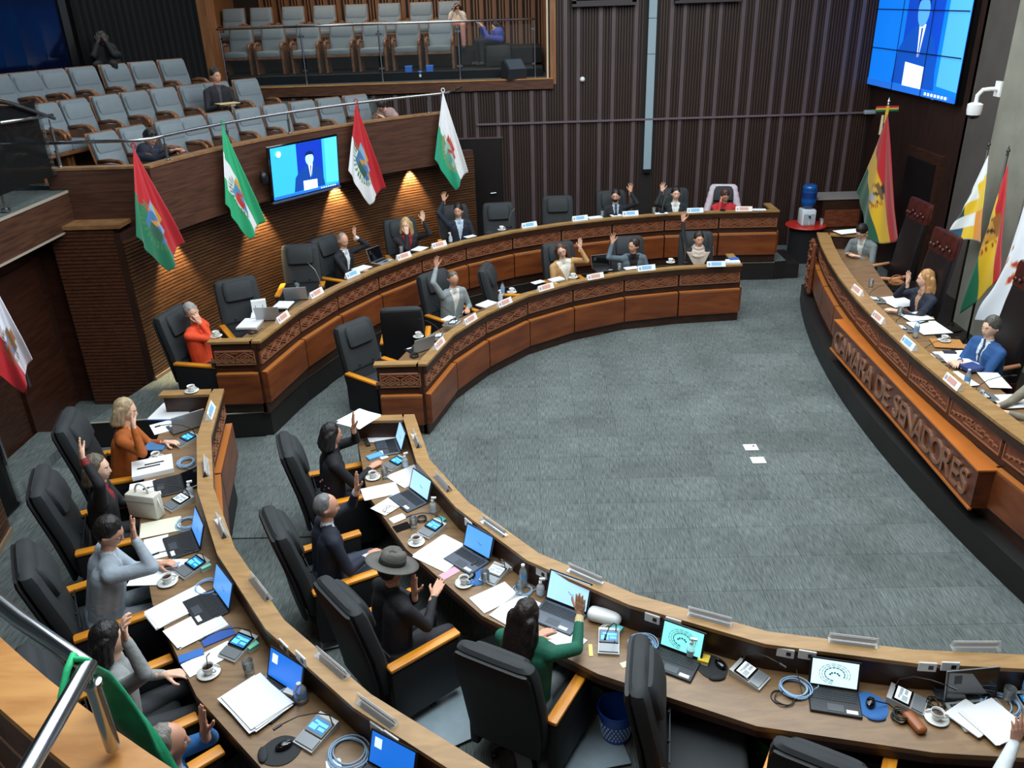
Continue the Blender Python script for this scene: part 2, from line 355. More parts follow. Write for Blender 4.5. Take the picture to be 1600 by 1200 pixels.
# ---- gallery on the left
PR, PT, PB = 8.3, 3.22, 2.33
def parapet(far):
    s = 1 if far else -1; mb = MB(); PR = 8.3 if far else 8.2; PT = 3.22 if far else 3.2; a_0 = 123.2 if far else 117
    ring(mb, CO, PR, PR+(.15 if far else .115), s*a_0, s*165.3, PB, PT-.03, 42, PARA)
    e0 = pol(CO, PR, math.radians(s*165.3)); 
    if far: mb.box((-5.52, 10.72, (PB+PT-.03)/2), (1.2, .14, PT-.03-PB), PARA)
    else: mb.box((-5.52, AX-2.2, (PB+PT-.03)/2), (1.2, .14, PT-.03-PB), PARA)
    o = struct(mb.obj('wall_parapet_far' if far else 'wall_parapet_near', PARA))
    cap = MB(); ring(cap, CO, PR-.012, PR+(.16 if far else .125), s*a_0, s*165.3, PT-.03, PT, 42)
    cap.box((-5.52, 10.72 if far else AX-2.2, PT-.015), (1.22, .165, .03))
    cap.obj('parapet_cap', OAK if not far else wood('cap_brown', '#7a5636', '#98704a', (4, 4, 4), 2, .4), o)
    li = MB(); ring(li, CO, PR-.014, PR+.15, s*a_0, s*165.3, PB-.02, PB, 42); li.obj('soffit', PARA, o)
    return o
parapet(True); pn = parapet(False)
# plank lines on the gallery side of the near parapet
pk = MB()
for zz in (3.0, 2.8, 2.6, 2.42): ring(pk, CO, 8.319, 8.326, -117, -165.3, zz, zz+.012, 40)
pk.obj('plank_joints', mat('plank_line', '#8b6f62', .5), pn)['kind'] = 'stuff'
pl = MB(); 
for i in range(4): ring(pl, CO, 8.318, 8.322, -117, -165.3, 2.36+i*.21, 2.36+i*.21+.2, 40)
pl.obj('gallery_side_lining', wood('lining_brown', '#4a2e24', '#5f3d30', (3, 3, 3), 2, .45), pn)
# slatted curved walls under the parapets
CW = wood('curved_wall_wood', '#3e2718', '#5c3c25', (1.5, 1.5, 16), 2, .38)
for s in (1, -1):
    mb = MB(); ring(mb, CO, 8.64, 8.8, s*119, s*168, 0.3, PB+.1, 40); o = struct(mb.obj('wall_left' if s > 0 else 'wall_near_left', SLATN))
    sb = MB(); z = .42
    while z < PB-.02: ring(sb, CO, 8.615, 8.645, s*119, s*168, z, z+.033, 30); z += .048
    sb.obj('horizontal_slats', CW, o)['kind'] = 'stuff'
    ft = MB(); ring(ft, CO, 8.6, 8.64, s*119, s*168, PZ, PZ+.05, 30); ft.obj('skirting', mat('skirt', '#8a735c', .5), o)
# frontal wall box with cornice
bx = MB().box((-5.69, 10.6, 1.25), (.84, .5, 2.5)); o = struct(bx.obj('wall_left', WALN))
MB().box((-5.65, 10.56, 2.525), (.98, .52, .05)).obj('cornice', wood('cap_brown', '#7a5636', '#98704a'), o)
sb = MB(); z = .06
while z < 2.48: sb.box((-5.69, 10.345, z), (.83, .016, .03)); z += .05
sb.obj('horizontal_slats', wood('box_slats', '#43261a', '#5e3724', (10, 2, 14), 2, .45), o)['kind'] = 'stuff'
struct(MB().box((-6.5, 8.52, 1.2), (.2, 3.9, 2.4)).obj('wall_left', WALD))
dl = struct(MB().box((-6.37, 9.75, 1.07), (.06, .95, 2.14)).obj('door_3', wood('door_reddish', '#2c150d', '#3f2015', (1, 1, 9), 1.6, .4)))
MB().tube([(-6.3, 9.35, .75), (-6.3, 9.35, 1.35)], .018, STEEL).obj('handle', STEEL, dl)
struct(MB().box((-6.4, 10.62, 1.2), (.72, .3, 2.4)).obj('wall_left', wood('door_reddish', '#2c150d', '#3f2015')))
# glass leaf by the entrance, only its steel frame edges show
gl = empty('door_4', None, None, (-5.75, 6.9, 0)); gl['kind'] = 'structure'
MB().box((0, .45, 1.05), (.012, .9, 2.05)).obj('pane', GLASS, gl)
a_, b_ = at(2, 600, .9), at(20, 680, .5)
MB().tube([(0.03, .82, .55), (.03, .82, 1.5)], .016, STEEL).tube([(0.03, .02, .05), (.03, .02, 2.05)], .012, STEEL).obj('handle', STEEL, gl)
# steps
sp = MB(); sp.box((-6.1, 8.5, .06), (.5, 1.6, .12)); sp.obj('entrance_step', CARPL)['kind'] = 'structure'
# walkway above the entrance
wk = struct(MB().box((-7.2, 8.5, 2.69), (2.6, 4.4, .48)).obj('floor', PARA)); MB().box((-7.2, 8.5, 2.935), (2.58, 4.4, .012)).obj('walkway_carpet', CARPL, wk)
MB().box((-5.905, 8.5, 2.925), (.03, 4.4, .03)).box((-5.905, 8.5, 2.46), (.03, 4.4, .025)).obj('edge_trim', NOSE, wk)
# gallery tiers
for i, (R0, R1, z) in enumerate([(8.45, 9.98, 2.55), (9.98, 10.88, 2.92), (10.88, 12.6, 3.29)]):
    for s in (1, -1):
        mb = MB(); ring(mb, CO, R0, R1, s*(122.5 if s > 0 else 100), s*165, z-.2 if R0 < 9 else z-.37, z, 30); struct(mb.obj('floor', CARPL if s > 0 else CARPL))
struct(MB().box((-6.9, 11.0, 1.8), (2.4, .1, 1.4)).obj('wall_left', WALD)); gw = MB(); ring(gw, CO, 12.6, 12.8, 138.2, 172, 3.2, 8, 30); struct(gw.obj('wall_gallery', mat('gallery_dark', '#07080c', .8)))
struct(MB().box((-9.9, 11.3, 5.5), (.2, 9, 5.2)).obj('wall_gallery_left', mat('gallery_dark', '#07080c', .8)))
# control booth with blue glass
cb = empty('control_booth', 'dark blue glazed control booth behind the upper seat row', 'booth', (0, 0, 0))
mb = MB(); ring(mb, CO, 12.35, 12.42, 150.5, 171, 4.2, 6.8, 12); mb.obj('pane', mat('booth_blue', '#060f26', .12, var=.6, vscale=.9), cb)
mb = MB(); ring(mb, CO, 12.3, 12.5, 150, 171, 4.05, 4.2, 12); ring(mb, CO, 12.3, 12.5, 149.9, 150.5, 4.05, 6.8, 2); mb.obj('frame', BLACK, cb)
# black curtain beside it
cu = MB(); vs = []; fs = []; n = 90
for i in range(n+1):
    a = math.radians(149.5-(149.5-138.6)*i/n); R = 12.3+.05*math.sin(i*1.3); p = pol(CO, R, a); vs += [(p.x, p.y, 3.3), (p.x, p.y, 7.4)]
for i in range(n): fs.append((2*i, 2*i+2, 2*i+3, 2*i+1))
cu.add(vs, fs); tag(cu.obj('stage_curtain', mat('curtain_black', '#08080b', .95), smooth=True), 'black curtain hanging between blue booth and the upper box', 'curtain')
# upper box (opening in the back wall)
BX0, BX1, BZ = -6.02, .62, 3.56
bo = MB(); bo.box(((BX0+BX1)/2-.28, 19.25, BZ-.06), (BX1-BX0+.56, 3.3, .12)); bf = struct(bo.obj('floor', mat('box_carpet', '#53595a', .95, var=.2, vscale=9)))
MB().box(((BX0+BX1)/2, BY-.03, BZ-.09), (BX1-BX0+.12, .14, .2)).obj('edge_beam', WALN, bf); MB().box(((BX0+BX1)/2, BY-.06, BZ+.005), (BX1-BX0+.1, .12, .02)).obj('edge_trim', OAK, bf)
BXW = wood('box_wood', '#6d4426', '#8d5d36', (9, 9, 1), 1.4, .45)
bb = struct(MB().box(((BX0+BX1)/2-.3, 20.95, 5.8), (BX1-BX0+.6, .1, 4.6)).obj('wall_box_back', mat('box_gap', '#1c0e09', .7)))
bs = MB().box((0, 0, 5.8), (.1, .05, 4.6)).mesh('slat'); bs.materials.append(BXW); bs2 = MB().box((0, 0, 5.8), (.035, .05, 4.6)).mesh('slat'); bs2.materials.append(BXW)
x = BX0+.08
while x < BX1-.05:
    link('slat', bs, bb, (x, 20.875, 0)); link('slat', bs2, bb, (x+.13, 20.875, 0)); link('slat', bs2, bb, (x+.2, 20.875, 0)); x += .3
rw = struct(MB().box((BX1+.06, 19.2, 5.8), (.12, 3.5, 4.7)).obj('wall_box_right', BXW))
for i in range(7):
    MB().box((BX1-.02, 17.75+i*.45, 5.8), (.05, .07, 4.6)).obj('slat', BXW, rw)
MB().box((BX1-.05, BY-.02, 5.6), (.035, .1, 4.1)).obj('edge_strip', mat('edge_pale', '#c9b59c', .4), rw)
struct(MB().box((BX0-.12, 17.6, 5.6), (.24, .5, 4.8)).obj('trim_4', BXW)); struct(MB().box((BX0-.62, 19.3, 5.6), (.1, 3.4, 4.6)).obj('wall_box_left', BXW))
for z, y0, y1 in ((3.72, 18.0, 20.9), (4.07, 19.0, 20.9)): struct(MB().box(((BX0+BX1)/2-.33, (y0+y1)/2, z-.15), (BX1-BX0+.4, y1-y0, .3)).obj('floor', mat('box_step', '#14181c', .9)))
struct(MB().box((0, 9.5, 8.05), (20, 24, .1)).obj('ceiling', mat('ceiling_white', '#a9a9a6', .9)))
struct(MB().box((-2.7, 19.2, 7.0), (6.8, 3.5, .1)).obj('ceiling', mat('ceiling_white', '#a9a9a6', .9)))
# ---- rails
def rail(name, label, pts, r=.022, posts=(), base=None, parent=None, glassp=False, bars=()):
    e = empty(name, label, 'railing', pts[0]); q = Vector(pts[0])
    MB().tube([Vector(p)-q for p in pts], r, STEEL, 10).obj('handrail', STEEL, e, smooth=True)
    for p, z0 in posts:
        p = Vector(p)-q; mb = MB().tube([p, (p.x, p.y, p.z-.1)], .009, STEEL, 8); zz = z0-q.z
        mb.tube([(p.x, p.y, p.z-.1), (p.x, p.y, zz)], .019, STEEL, 10).lathe([(.032, zz), (.032, zz+.015), (.02, zz+.02)], 12, STEEL, Matrix.Translation((p.x, p.y, 0)))
        mb.lathe([(.026, p.z-.115), (.026, p.z-.1)], 12, STEEL, Matrix.Translation((p.x, p.y, 0))); mb.obj('post', STEEL, e, smooth='auto')
    return e, q
RZ = 3.53
far_arc = [pol(CO, PR+.02, math.radians(a), RZ) for a in [123.2+(165.3-123.2)*i/30 for i in range(31)]]
posts = [(far_arc[i], PT) for i in (2, 9, 16, 22, 28)]
e, q = rail('gallery_handrail', 'long steel handrail along the far gallery parapet where the four flags hang', [(-6.06, 10.7, RZ)]+[Vector((-4.86, 10.69, RZ))]+far_arc[::-1][1:]+[far_arc[0]+Vector((.22, .42, .06))], .022, [((-5.95, 10.72, RZ), PT)]+posts)
near_arc = [pol(CO, 8.24, math.radians(-a), 3.52) for a in [122.06+(165.3-122.06)*i/20 for i in range(21)]]
npost = pol(CO, 8.235, math.radians(-122.2), 3.52)
e, q = rail('near_handrail', 'thick steel handrail in the foreground, green flag knotted to its corner', near_arc[::-1]+[near_arc[0]+Vector((.02, -.4, 0)), near_arc[0]+Vector((.06, -1.2, 0))], .0225, [])
c = npost-q; mb = MB().tube([c, c+Vector((0, 0, -.07))], .008, STEEL, 10); mb.lathe([(.019, -.3), (.019, -.085), (.024, -.08), (.024, -.068), (.008, -.06)], 16, STEEL, Matrix.Translation(c)); mb.obj('post', STEEL, e, smooth='auto')
# box balustrade
e, q = rail('box_balustrade', 'steel and glass balustrade across the front of the upper box', [(BX0+.05, BY+.1, 4.66), (BX1-.25, BY+.1, 4.66)], .022, [((atY(px_, 80, BY+.1).x, BY+.1, 4.64), BZ) for px_ in (473, 594, 717)]+[((BX1-.3, BY+.1, 4.64), BZ), ((BX0+.1, BY+.1, 4.64), BZ)])
xs = [BX0+.1]+[atY(px_, 80, BY+.1).x for px_ in (473, 594, 717)]+[BX1-.3]
for a_, b_ in zip(xs, xs[1:]):
    MB().box(((a_+b_)/2-q.x, .0, -.5), (b_-a_-.08, .01, .82)).obj('glass_panel', GLASS, e)
    for zz in (-.18, -.82):
        for xx in (a_+.03, b_-.03): MB().box((xx-q.x, 0, zz), (.06, .03, .035)).obj('clamp', STEEL, e)
# left entrance balustrade
pa, pb = atX(0, 155, -5.92), atX(85, 185, -5.92); pc, pd = atX(0, 192, -5.92), atX(82, 180, -5.92)
e, q = rail('stair_balustrade', 'steel and glass balustrade on the walkway at the left edge', [(-5.95, 8.3, 4.35), tuple(pa), tuple(pb)], .022, [((-5.95, pb.y-.08, pb.z), 3.1)])
MB().tube([pc-q, pd-q], .02, STEEL).obj('lower_rail', STEEL, e, smooth=True)
MB().box((-.02, pa.y-q.y+.2, -.75), (.012, 1.3, .9)).obj('glass_panel', GLASS, e)
ps = atX(10, 330, -6.0)-q; MB().tube([(ps.x, ps.y, ps.z+.03), (ps.x, ps.y, ps.z+.5)], .02, STEEL).lathe([(.05, ps.z), (.05, ps.z+.03)], 12, STEEL, Matrix.Translation((ps.x, ps.y, 0))).obj('post', STEEL, e)
# wall-washer spots under the far parapet
for px_, py_ in ((268, 400), (400, 335), (525, 302), (640, 268)):
    p = atR(px_, py_, 8.6); a = math.atan2(p.y-CO.y, p.x-CO.x); l = pol(CO, 8.515, a, PB-.01); t = pol(CO, 8.64, a, 1.35)
    spot('wall_washer', l, t, 480, (1, .77, .4), math.radians(66), .55, .015)
    dn = empty('wall_washer_lamp', 'small round downlight under the far gallery parapet, ' + {268: 'by the red and green flag', 400: 'by the green and white flag', 525: 'below the television', 640: 'by the white and green flag'}[px_], 'lamp', l+Vector((0, 0, .03)), 0, 'downlights under the parapet')
    MB().lathe([(.045, 0), (.045, .03), (.03, .03), (.03, .005)], 12, DKSTEEL).obj('housing', DKSTEEL, dn)
# ================================================================ desks
def offs(P, d, c, ends=None):
    # offset a polyline away from the centre c by d with mitred corners
    n = len(P); N = []
    for i in range(n-1):
        t = (P[i+1]-P[i]).normalized(); w = Vector((t.y, -t.x, 0)); mid = (P[i]+P[i+1])/2
        if w.dot(mid-c) < 0: w = -w
        N.append(w)
    out = []
    for i in range(n):
        if i == 0: out.append(P[0]+N[0]*d if not ends else P[0]+ends[0]*(d/max(.3, abs(ends[0].dot(N[0])))))
        elif i == n-1: out.append(P[-1]+N[-1]*d if not ends else P[-1]+ends[1]*(d/max(.3, abs(ends[1].dot(N[-1])))))
        else: b = (N[i-1]+N[i]).normalized(); out.append(P[i]+b*(d/b.dot(N[i])))
    return out
def band(mb, A, B, z0, z1, M=None):
    # solid between polylines A and B
    n = len(A); vs = []; fs = []
    for p, q in zip(A, B): vs += [(p.x, p.y, z0), (q.x, q.y, z0), (q.x, q.y, z1), (p.x, p.y, z1)]
    for i in range(n-1):
        a, b = 4*i, 4*i+4
        for k in range(4): fs.append((a+k, b+k, b+(k+1) % 4, a+(k+1) % 4))
    fs.append((0, 1, 2, 3)); e = 4*(n-1); fs.append((e+3, e+2, e+1, e))
    o = len(mb.f); mb.add(vs, fs, M); return mb
def fixn(o):
    bm = bmesh.new(); bm.from_mesh(o.data); bmesh.ops.recalc_face_normals(bm, faces=bm.faces); bm.to_mesh(o.data); bm.free(); return o
def panel_x(a, b, z, out):
    # frame with X along a->b, Z up, Y = outward (towards the arena)
    t = (b-a).normalized(); M = Matrix((t, out, Vector((0, 0, 1)))).transposed().to_4x4(); M.translation = Vector((a.x, a.y, z)); return M
def carving(L, H, kind):
    mb = MB(); h = .014
    def bar(x0, z0, x1, z1, w=.012, y=.0):
        d = Vector((x1-x0, 0, z1-z0)); l = d.length; a = math.atan2(d.z, d.x)
        T = Matrix.Translation(((x0+x1)/2, y, (z0+z1)/2)) @ Matrix.Rotation(-a, 4, 'Y'); mb.box((0, 0, 0), (l, h, w), None, T)
    if kind == 'lozenge':
        n = max(1, round(L/.26)); w = L/n
        for i in range(n):
            x0 = i*w; c = x0+w/2
            for s in (1, .55, .2):
                for sx in (-1, 1):
                    for sz in (-1, 1): bar(c+sx*w/2*s, H/2, c, H/2+sz*H*.47*s, .011)
            for sx in (-1, 1):
                for sz in (-1, 1): bar(c+sx*w/2, H/2+sz*H*.4, c+sx*w*.3, H/2+sz*H*.42, .008); bar(c+sx*w/2, H/2+sz*H*.4, c+sx*w*.5, H/2+sz*H*.14, .008)
    else:
        n = max(1, round(L/.62)); w = L/n
        for i in range(n):
            x0 = i*w; k = 5
            for sgn, o in ((1, 0), (-1, w)):
                for j in range(k):
                    xa = x0+o+sgn*w*.42*j/k+sgn*.03; za = .04+(H-.08)*j/k; dx = sgn*w*.42/k; dz = (H-.08)/k
                    bar(xa, za, xa, za+dz, .014); bar(xa, za+dz, xa+dx, za+dz, .014)
                    mb.box((xa+sgn*.05, 0, za+.5*dz), (.022, h*1.4, .022))
            bar(x0+w*.42, .03, x0+w*.5, H-.04, .012); bar(x0+w*.58, .03, x0+w*.5, H-.04, .012)
            for j in range(6): mb.box((x0+w*.5, 0, .05+(H-.1)*j/5), (.02, h*1.2, .02))
            bar(x0+w*.3, .03, x0+w*.7, .03, .014); bar(x0+w*.36, .07, x0+w*.64, .07, .01)
    return mb
def desk(name, label, P, c, z0, depth=.63, rim=.13, ends=None, kind='lozenge', hz=1.0, lower=True, skip_lower=()):
    D = empty(name, label, 'desk', (P[0].x, P[0].y, z0)); org = Vector((P[0].x, P[0].y, 0)); Q = [p-org for p in P]; cc = c-org
    f = lambda d: offs(Q, d, cc, ends); Z = lambda z: z*hz
    fixn(band(MB(), f(0), f(rim), Z(.955), Z(.985)).obj('rim_top', RIMW, D))
    fixn(band(MB(), f(.008), f(.05), Z(.865), Z(.955)).obj('fascia', FASC, D))
    fixn(band(MB(), f(.06), f(rim-.015), Z(.0)+.02, Z(.955)).obj('carcass', FASC, D))
    fixn(band(MB(), f(rim-.02), f(depth), .71, .75).obj('work_surface', OLIVE, D))
    fixn(band(MB(), f(depth-.03), f(depth+.004), .66, .712).obj('edge_rail', WALD, D))
    fixn(band(MB(), f(.035), f(.1), .0, Z(.15)).obj('plinth', FASC, D))
    A = f(.05)
    def face(a, b, out, first=False):
        L = (b-a).length; g = .017
        X = panel_x(a, b, 0, out)
        pm = MB().rbox((L/2, 0, Z(.767)), (L-2*g, .03, Z(.195)), .008, None, X, 1).obj('carved_panel', CARVE, D)
        cv = carving(L-.07, Z(.145), kind); X2 = X @ Matrix.Translation((.035, .02, Z(.695))); cv.v = [tuple(X2 @ Vector(v)) for v in cv.v]; cv.obj('carving', mat('carving_lines', '#8d5a3f', .42), pm)
        fr = MB(); 
        for z in (.682, .852): fr.box((L/2, .018, Z(z)), (L-2*g-.01, .014, .014), None, X)
        for x_ in (g+.012, L-g-.012): fr.box((x_, .018, Z(.767)), (.014, .014, Z(.17)), None, X)
        fr.obj('moulding', mat('moulding', '#8a5c43', .4), pm)
        if lower:
            mb = MB(); l2 = L-2*g; vs = []
            prof = [(.0, Z(.15)), (.082, Z(.15)), (.095, Z(.165)), (.098, Z(.545)), (.09, Z(.56)), (0, Z(.575))]
            for y, z in prof: vs += [(g, y-.03, z), (L-g, y-.03, z)]
            n = len(prof); fs = [(2*i, 2*i+1, 2*((i+1) % n)+1, 2*((i+1) % n)) for i in range(n)]+[tuple(2*i for i in range(n)), tuple(2*i+1 for i in range(n))[::-1]]
            mb.add(vs, fs, None, X); o = fixn(mb.obj('lower_panel', PANEL, D))
            fixn(MB().box((L/2, .032, Z(.567)), (L-2*g, .066, .012), None, X).obj('ledge', mat('ledge_wood', '#a8652f', .35), D))
    ou = []
    for i in range(len(A)-1):
        t = (A[i+1]-A[i]).normalized(); w = Vector((t.y, -t.x, 0)); mid = (A[i]+A[i+1])/2
        if w.dot(cc-mid) < 0: w = -w
        face(A[i], A[i+1], w) if t.cross(w).z > 0 else face(A[i+1], A[i], w)
    for e, i, j in ((0, 0, 1), (1, -1, -2)):
        a = f(.0)[i]; b = f(depth)[i]; t = (b-a).normalized(); w = Vector((t.y, -t.x, 0))
        if w.dot(Q[i]-Q[j]) < 0: w = -w
        # end cap strip and cheek
        ins = -w
        mb = MB(); q = [a+t*(rim-.02), b+t*.01, b+t*.01+ins*.13, a+t*(rim-.02)+ins*.13]; fixn(mb.prism(q, Z(.955), Z(.985)).obj('end_rim', RIMW, D))
        q = [a+t*.05+w*-.03, b-t*.02+w*-.03, b-t*.02+ins*.09, a+t*.05+ins*.09]; fixn(MB().prism(q, .02, Z(.955)).obj('end_cheek', FASC, D))
        aa = a+t*.07-w*.022; bb = b-t*.03-w*.022
        face(aa, bb, w) if t.cross(w).z > 0 else face(bb, aa, w)
    return D
DV = {}
for far in (True, False):
    V = halfpts(INX, INY, far); DV['in', far] = V
    if not far: V = V+[]
    s = 1 if far else -1
    desk('inner_desk', 'curved inner senators desk on the far side of the arena' if far else 'curved inner senators desk in the foreground with open laptops', V, CI, 0, ends=(Vector((-1, 0, 0)), Vector((0, s, 0))))
    V = halfpts(OUX, OUY, far)
    desk('outer_desk', 'raised outer senators desk along the back wall' if far else 'raised outer senators desk at lower left corner', V, CO, PZ, ends=(Vector((-1, 0, 0)), Vector((0, s, 0))))
# extra strip the near inner desk needs beyond its last kink is the same length as the far one
# presidium: convex towards the arena
PC = Vector((24.08, 8.52, 0)); PRD = 19.8
pv = [pol(PC, PRD, math.radians(180+a)) for a in (-14.9, -12.6, -10.2, -7.6, -5, -2.4, .2, 2.8, 5.4, 8.0)]
pf = MB().prism([pol(PC, PRD+.12, math.radians(180+a)) for a in [-15.6+i*1.2 for i in range(21)]]+[Vector((WX, 3.4, 0)), Vector((WX, 13.9, 0))], .004, .3, PLAT); pf.mats = [PLAT]
struct(pf.obj('floor'))
PQ = Vector((3, 8.52, 0))          # arena side reference point
def out_desk():
    far_c = Vector((-30, 8.52, 0))
    return desk('presidium_desk', 'long convex presidium desk with the carved sign panel', pv, far_c, .3, depth=.78, rim=.2, kind='andean', hz=1.015, lower=True)
PD = out_desk()
# sign box with lettering
SG = wood('sign_wood', '#4a2312', '#643218', (3, 3, 9), 1.6, .34, coat=.2)
sa, sb_ = Vector((4.262, 10.6, 0)), Vector((4.2, 6.61, 0))
sa.z = sb_.z = 0
t = (sb_-sa).normalized(); nrm = Vector((t.y, -t.x, 0)); nrm = nrm if nrm.x < 0 else -nrm
SB = empty('sign_box', 'orange-topped wooden sign box lettered CAMARA DE SENADORES', 'sign', (sa.x, sa.y, 0))
Ls = (sb_-sa).length; XS = Matrix((t, -nrm, Vector((0, 0, 1)))).transposed().to_4x4()
MB().box((Ls/2, .095, .662), (Ls, .19, .41), None, XS).obj('body', SG, SB)
MB().box((Ls/2, .085, .874), (Ls+.02, .2, .018), None, XS).obj('top_board', mat('orange_ledge', '#ad6228', .32, var=.1, vscale=4), SB)
MB().box((Ls/2, -.005, .455), (Ls+.02, .03, .022), None, XS).obj('bottom_bead', mat('orange_ledge', '#ad6228', .32), SB)
LET = mat('raised_letters', '#7d5036', .16, coat=.6)
def letters(word_line, x0, x1, zc, h, X, parent, M, depth=.012):
    glyphs = [ch for ch in word_line]; n = len(glyphs); cu = bpy.data.curves.new('txt', 'FONT'); cu.extrude = depth; cu.bevel_depth = .003; cu.size = h*1.38; cu.align_x = 'CENTER'
    dg = bpy.context.evaluated_depsgraph_get(); wid = {}
    def wd(ch): return {'I': .4, ' ': .55, 'M': 1.25, 'E': .8, 'S': .82, 'R': .95, 'A': 1.02}.get(ch, 1)
    tot = sum(wd(c_) for c_ in glyphs); x = x0; k = (x1-x0)/tot
    for ch in glyphs:
        xc = x+wd(ch)*k/2; x += wd(ch)*k
        if ch == ' ': continue
        c2 = cu.copy(); c2.body = ch; o = bpy.data.objects.new('t', c2); COL.objects.link(o); bpy.context.view_layer.update()
        me = bpy.data.meshes.new_from_object(o.evaluated_get(bpy.context.evaluated_depsgraph_get())); bpy.data.objects.remove(o)
        T = X @ Matrix.Translation((xc, -.008, zc-h/2)) @ Matrix.Rotation(PI/2, 4, 'X') @ Matrix.Diagonal((.92, 1, 1, 1))
        me.transform(T); me.materials.clear(); me.materials.append(M); l = link('letter', me, parent)
letters('CAMARA DE SENADORES', .12, Ls-.1, .66, .28, XS, SB, LET)
# carved plaque at the desk's end
qa = at(1283, 430, 1.0); qb = at(1300, 470, 1.0)
pq = empty('carved_plaque', 'tall carved plaque of twisted figures at the far end of the presidium desk', 'plaque', (pv[0].x-.03, pv[0].y-.1, .3))
tt = (pv[1]-pv[0]).normalized(); nn = Vector((-tt.y, tt.x, 0)); nn = nn if nn.x < 0 else -nn
XP = Matrix((tt, nn, Vector((0, 0, 1)))).transposed().to_4x4()
MB().rbox((.2, .05, .5), (.42, .06, .85), .015, None, XP).obj('board', CARVE, pq)
rl = MB(); random.seed(3)
for i in range(16):
    z = .14+i*.048; x = .2+.08*math.sin(i*1.9); rl.ell((x, .085, z), (.05+.02*random.random(), .03, .035), None, 10, 6, XP)
    rl.tube([(x, .09, z), (.2-.1*math.sin(i*1.3), .11, z+.05), (.2+.12*math.cos(i*2.1), .09, z+.09)], .013, None, 6, XP)
rl.obj('relief', CARVE, pq, smooth=True)
# ================================================================ chairs
UPH = mat('charcoal_upholstery', '#23272a', .75, bump=.2, bscale=260, var=.12, vscale=5)
UPHD = mat('black_upholstery', '#0b0c10', .6, var=.15, vscale=6)
ARMW = wood('orange_armrest', '#b06a18', '#d68d26', (9, 1.5, 9), 2, .35, objrand=.08)
CH = None
def slab(mb, w, t, prof, M=None):
    # upright padded slab: prof = [(y, z, halfwidth scale, thickness scale)], rounded section
    n = 16; vs = []; fs = []
    for y, z, ws, ts in prof:
        for k in range(n):
            a = 2*PI*k/n; cx, sx = math.cos(a), math.sin(a); ex = .35
            vs.append((math.copysign(abs(cx)**ex, cx)*w/2*ws, y+math.copysign(abs(sx)**.6, sx)*t/2*ts, z))
    m_ = len(prof)
    for i in range(m_-1):
        for k in range(n): fs.append((i*n+k, i*n+(k+1) % n, (i+1)*n+(k+1) % n, (i+1)*n+k))
    fs.append(list(range(n))[::-1]); fs.append([(m_-1)*n+k for k in range(n)])
    return mb.add(vs, fs, M)
def chair_proto():
    r = empty('office_chair', 'black high-backed chair', 'chair')
    MB().rbox((0, .02, .43), (.54, .56, .15), .05, seg=3).obj('seat', UPH, r, smooth='auto')
    bk = slab(MB(), .6, .14, [(-.26, .36, .9, .8), (-.28, .5, .98, 1), (-.32, .75, 1, 1), (-.375, .98, 1, 1), (-.41, 1.14, .98, 1), (-.425, 1.2, .93, .85), (-.43, 1.225, .8, .5)]).obj('backrest', UPH, r, smooth='auto')
    slab(MB(), .6, .05, [(-.345, .34, .88, 1), (-.36, .5, .95, 1), (-.4, .75, .97, 1), (-.45, .98, .97, 1), (-.485, 1.14, .95, 1), (-.49, 1.19, .88, .7)]).obj('back_shell', UPHD, bk, smooth='auto')
    slab(MB(), .42, .12, [(-.3, .93, .85, .5), (-.3, .96, .97, .9), (-.325, 1.06, 1, 1), (-.355, 1.16, .98, .9), (-.365, 1.2, .85, .45)]).obj('head_cushion', UPH, bk, smooth='auto')
    sm = MB(); sm.box((0, -.212, .66), (.5, .008, .012), None, Matrix.Rotation(0, 4, 'X'))
    for x in (-.12, .12): sm.ell((x, -.222, .7), (.014, .01, .014), None, 8, 6)
    sm.obj('tufting', UPHD, bk)
    for s in (-1, 1):
        a = MB().rbox((s*.315, .03, .36), (.075, .6, .5), .02).obj('arm_panel', UPHD, r, smooth='auto')
        MB().rbox((s*.315, .035, .63), (.085, .62, .035), .012).obj('armrest', ARMW, a, smooth='auto')
    MB().lathe([(.03, .1), (.03, .36)], 12).obj('column', DKSTEEL, r, smooth='auto')
    b = MB()
    for k in range(5):
        a = 2*PI*k/5+.3; d = Vector((math.cos(a), math.sin(a), 0)); b.tube([(0, 0, .1), d*.29+Vector((0, 0, .075))], [.026, .018], None, 6)
    bo = b.obj('star_base', BLACK, r)
    for k in range(5):
        a = 2*PI*k/5+.3; MB().ell((math.cos(a)*.29, math.sin(a)*.29, .03), (.03, .03, .03), None, 8, 6).obj('caster', BLACK, bo)
    return r
CHP = chair_proto(); CHU = [0]
def chair(loc, rz, label):
    if not CHU[0]: CHU[0] = 1; o = CHP; o.location = loc; o.rotation_euler = (0, 0, rz); o['label'] = label
    else: o = dup(CHP, loc, rz, label)
    o['group'] = 'senators chairs'; return o
def chair_top(px, py, plat, rz, label):
    # the photograph shows the top edge of the backrest here
    p = at(px, py, plat+1.21); f = Vector((-math.sin(rz), math.cos(rz), 0)); p = p+f*.43; return chair((p.x, p.y, plat), rz, label)
def inward(p, c=CI): return yaw_to(p, c)
R_ = math.radians
chair_top(468, 383, PZ, R_(186), 'empty charcoal chair facing out, behind the slim microphone on outer desk')
chair_top(366, 436, PZ, R_(212), 'empty charcoal chair beside the woman in orange at outer desk')
chair_top(778, 318, PZ, R_(185), 'empty dark chair in front of the dark wooden door')
chair_top(871, 307, PZ, R_(180), 'empty dark chair against the slats between door and bearded man')
chair_top(757, 416, 0, R_(262), 'empty black chair turned sideways beside man in grey jacket')
chair_top(626, 482, 0, R_(4), 'empty black chair showing its plain back, behind inner desk')
chair_top(550, 504, 0, R_(232), 'empty charcoal chair at the end of the far inner desk')
